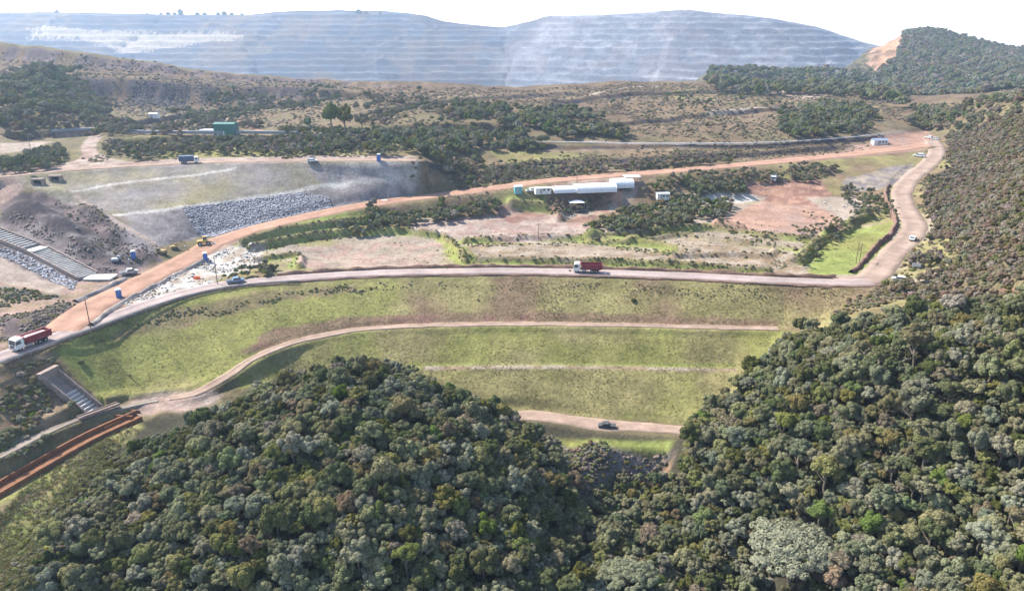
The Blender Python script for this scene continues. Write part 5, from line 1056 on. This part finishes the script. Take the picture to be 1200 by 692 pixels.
def stones(name, zones, label):
    out = []
    for pts, n, s0, s1, k, seed, thr in zones:
        pw = poly_w(pts); r = np.random.default_rng(seed); a = pw[:, :2].min(0); b = pw[:, :2].max(0); x = r.uniform(a[0], b[0], n); y = r.uniform(a[1], b[1], n); m = inside(pw, x, y)&(fbm(x, y, 4, 3, seed) > thr); x = x[m]; y = y[m]; m = clear_of_paths(x, y, .2); x = x[m]; y = y[m]; z = H(x, y)
        for i in range(len(x)): s = s0+(s1-s0)*r.beta(1.3, 3); out.append((x[i], y[i], z[i]+s*.15, (s, s*r.uniform(.7, 1), s*r.uniform(.5, .9)), r.uniform(0, 6.28), k))
    instancer(name, out, ST, label, 'stones')
stones('riprap', [([(214,243),(350,225),(385,232),(392,246),(330,257),(250,278),(228,270)], 17000, .16, .6, 0, 1, .0), ([(650,522),(790,528),(770,548),(735,580),(690,600),(655,545)], 1800, .15, .6, 2, 2, .42),
                  ([(0,290),(30,298),(92,330),(85,340),(40,318),(0,300)], 3000, .2, .75, 0, 3, .2), ([(0,250),(40,278),(55,283),(110,318),(140,316),(90,280),(40,255)], 2600, .2, .9, 2, 4, .42)], 'grey stone riprap on the embankment and channel banks')
stones('rubble', [([(140,352),(215,314),(270,290),(308,294),(296,316),(230,340),(150,358)], 1700, .12, .8, 1, 5, .53), ([(140,352),(215,314),(270,290),(308,294),(296,316),(230,340),(150,358)], 900, .15, .8, 2, 15, .54), ([(90,232),(130,256),(190,300),(160,312),(110,280)], 1300, .2, .9, 2, 6, .42), ([(0,374),(75,356),(95,360),(60,388),(0,400)], 900, .2, .8, 2, 7, .42),
                  ([(650,250),(690,246),(700,256),(660,258)], 60, .2, .7, 1, 8, .4), ([(960,232),(1010,232),(1015,245),(980,250)], 250, .2, .7, 1, 9, .5), ([(120,125),(200,92),(300,100),(250,128),(200,138)], 2600, .3, 1.3, 2, 10, .45), ([(0,62),(200,82),(400,98),(400,108),(200,95),(0,76)], 3500, .3, 1.5, 2, 11, .5)], 'broken stone and concrete rubble heaps on the works area and rocky slopes')

# ---------------------------------------------------------------- single trees that stand out
def gum(px, py, h, R, pi, label, group=None, name='eucalyptus_tree', sz=1.5, hoff=0.):
    c = cast(px, py, hoff); e, cr_ = tree(c[0], c[1], c[2], R, h, pi, label, group, px*.37, name=name, sz=sz); return e
gum(389, 160, 17, 4.6, 4*2, 'tall bright green eucalyptus, left of the pair above the upper embankment', 'eucalyptus by the terrace', sz=1.6); gum(405, 161, 16, 4.0, 2*2, 'tall eucalyptus, right of the pair above the upper embankment', 'eucalyptus by the terrace', sz=1.7)
gum(362, 156, 7.5, 2.2, 4*2+1, 'small round green tree left of the tall eucalyptus pair', 'eucalyptus by the terrace', sz=1.2); gum(425, 158, 11, 3.6, 1*2, 'broad grey-green tree right of the tall eucalyptus pair', 'eucalyptus by the terrace', sz=1.1)
gum(872, 111, 7, 2.4, 0, 'lone dark tree with a long shadow on the far grassy slope', None, 'lone_tree', 1.3); gum(565, 250, 5.5, 2.7, 5*2, 'round green tree at the right end of the thicket below the haul road', None, 'round_tree', 1.0); gum(492, 110, 6, 2, 0, 'small dark tree on the far slope above the thicket', None, 'lone_tree', 1.2)
gum(63, 96, 12, 3.6, 1, 'conical dark tree topping the wooded knoll at the left', None, 'knoll_tree', 1.8)
for k, (px, py, h, R) in enumerate([(66,15.5,24,12),(172,17.5,18,6),(188,18,20,7),(196,17.5,26,9),(204,18,22,8),(211,18,34,13),(231,18,24,7),(239,18,22,8),(255,18,22,7),(262,18,28,9),(271,18,22,9),(283,18,20,10),(420,14,30,8),(428,14,22,8),(445,14,18,6)]):
    q = at_y(px, py, 2340); z = float(H(q[0], 2345)); tree(q[0], 2345, z-9, h*.30, h*.75, [0, 5, 10][k % 3], f'{"tall" if h > 25 else "small"} hazy tree on the mine skyline, {ORD[k]} from the left', 'trees on the far skyline', k, name='skyline_tree', sz=1.5)

# ---------------------------------------------------------------- haze: one closed box of even air
hm = bpy.data.materials.new('haze_air'); N, L = nodes_of(hm); N.remove(N['Principled BSDF'])
pv = N.new('ShaderNodeVolumePrincipled'); pv.inputs['Color'].default_value = (.60, .77, 1.0, 1); pv.inputs['Density'].default_value = HAZE_DENSITY; pv.inputs['Anisotropy'].default_value = .35
L.new(pv.outputs[0], N['Material Output'].inputs['Volume'])
zmin, zmax = float(GZ.min())-1.5, max(float(GZ.max())+40, CAM_H+20)
b = MB(); b.box(-3300, 3300, -60, 3700, zmin, zmax); b.build('haze', hm, kind='stuff')
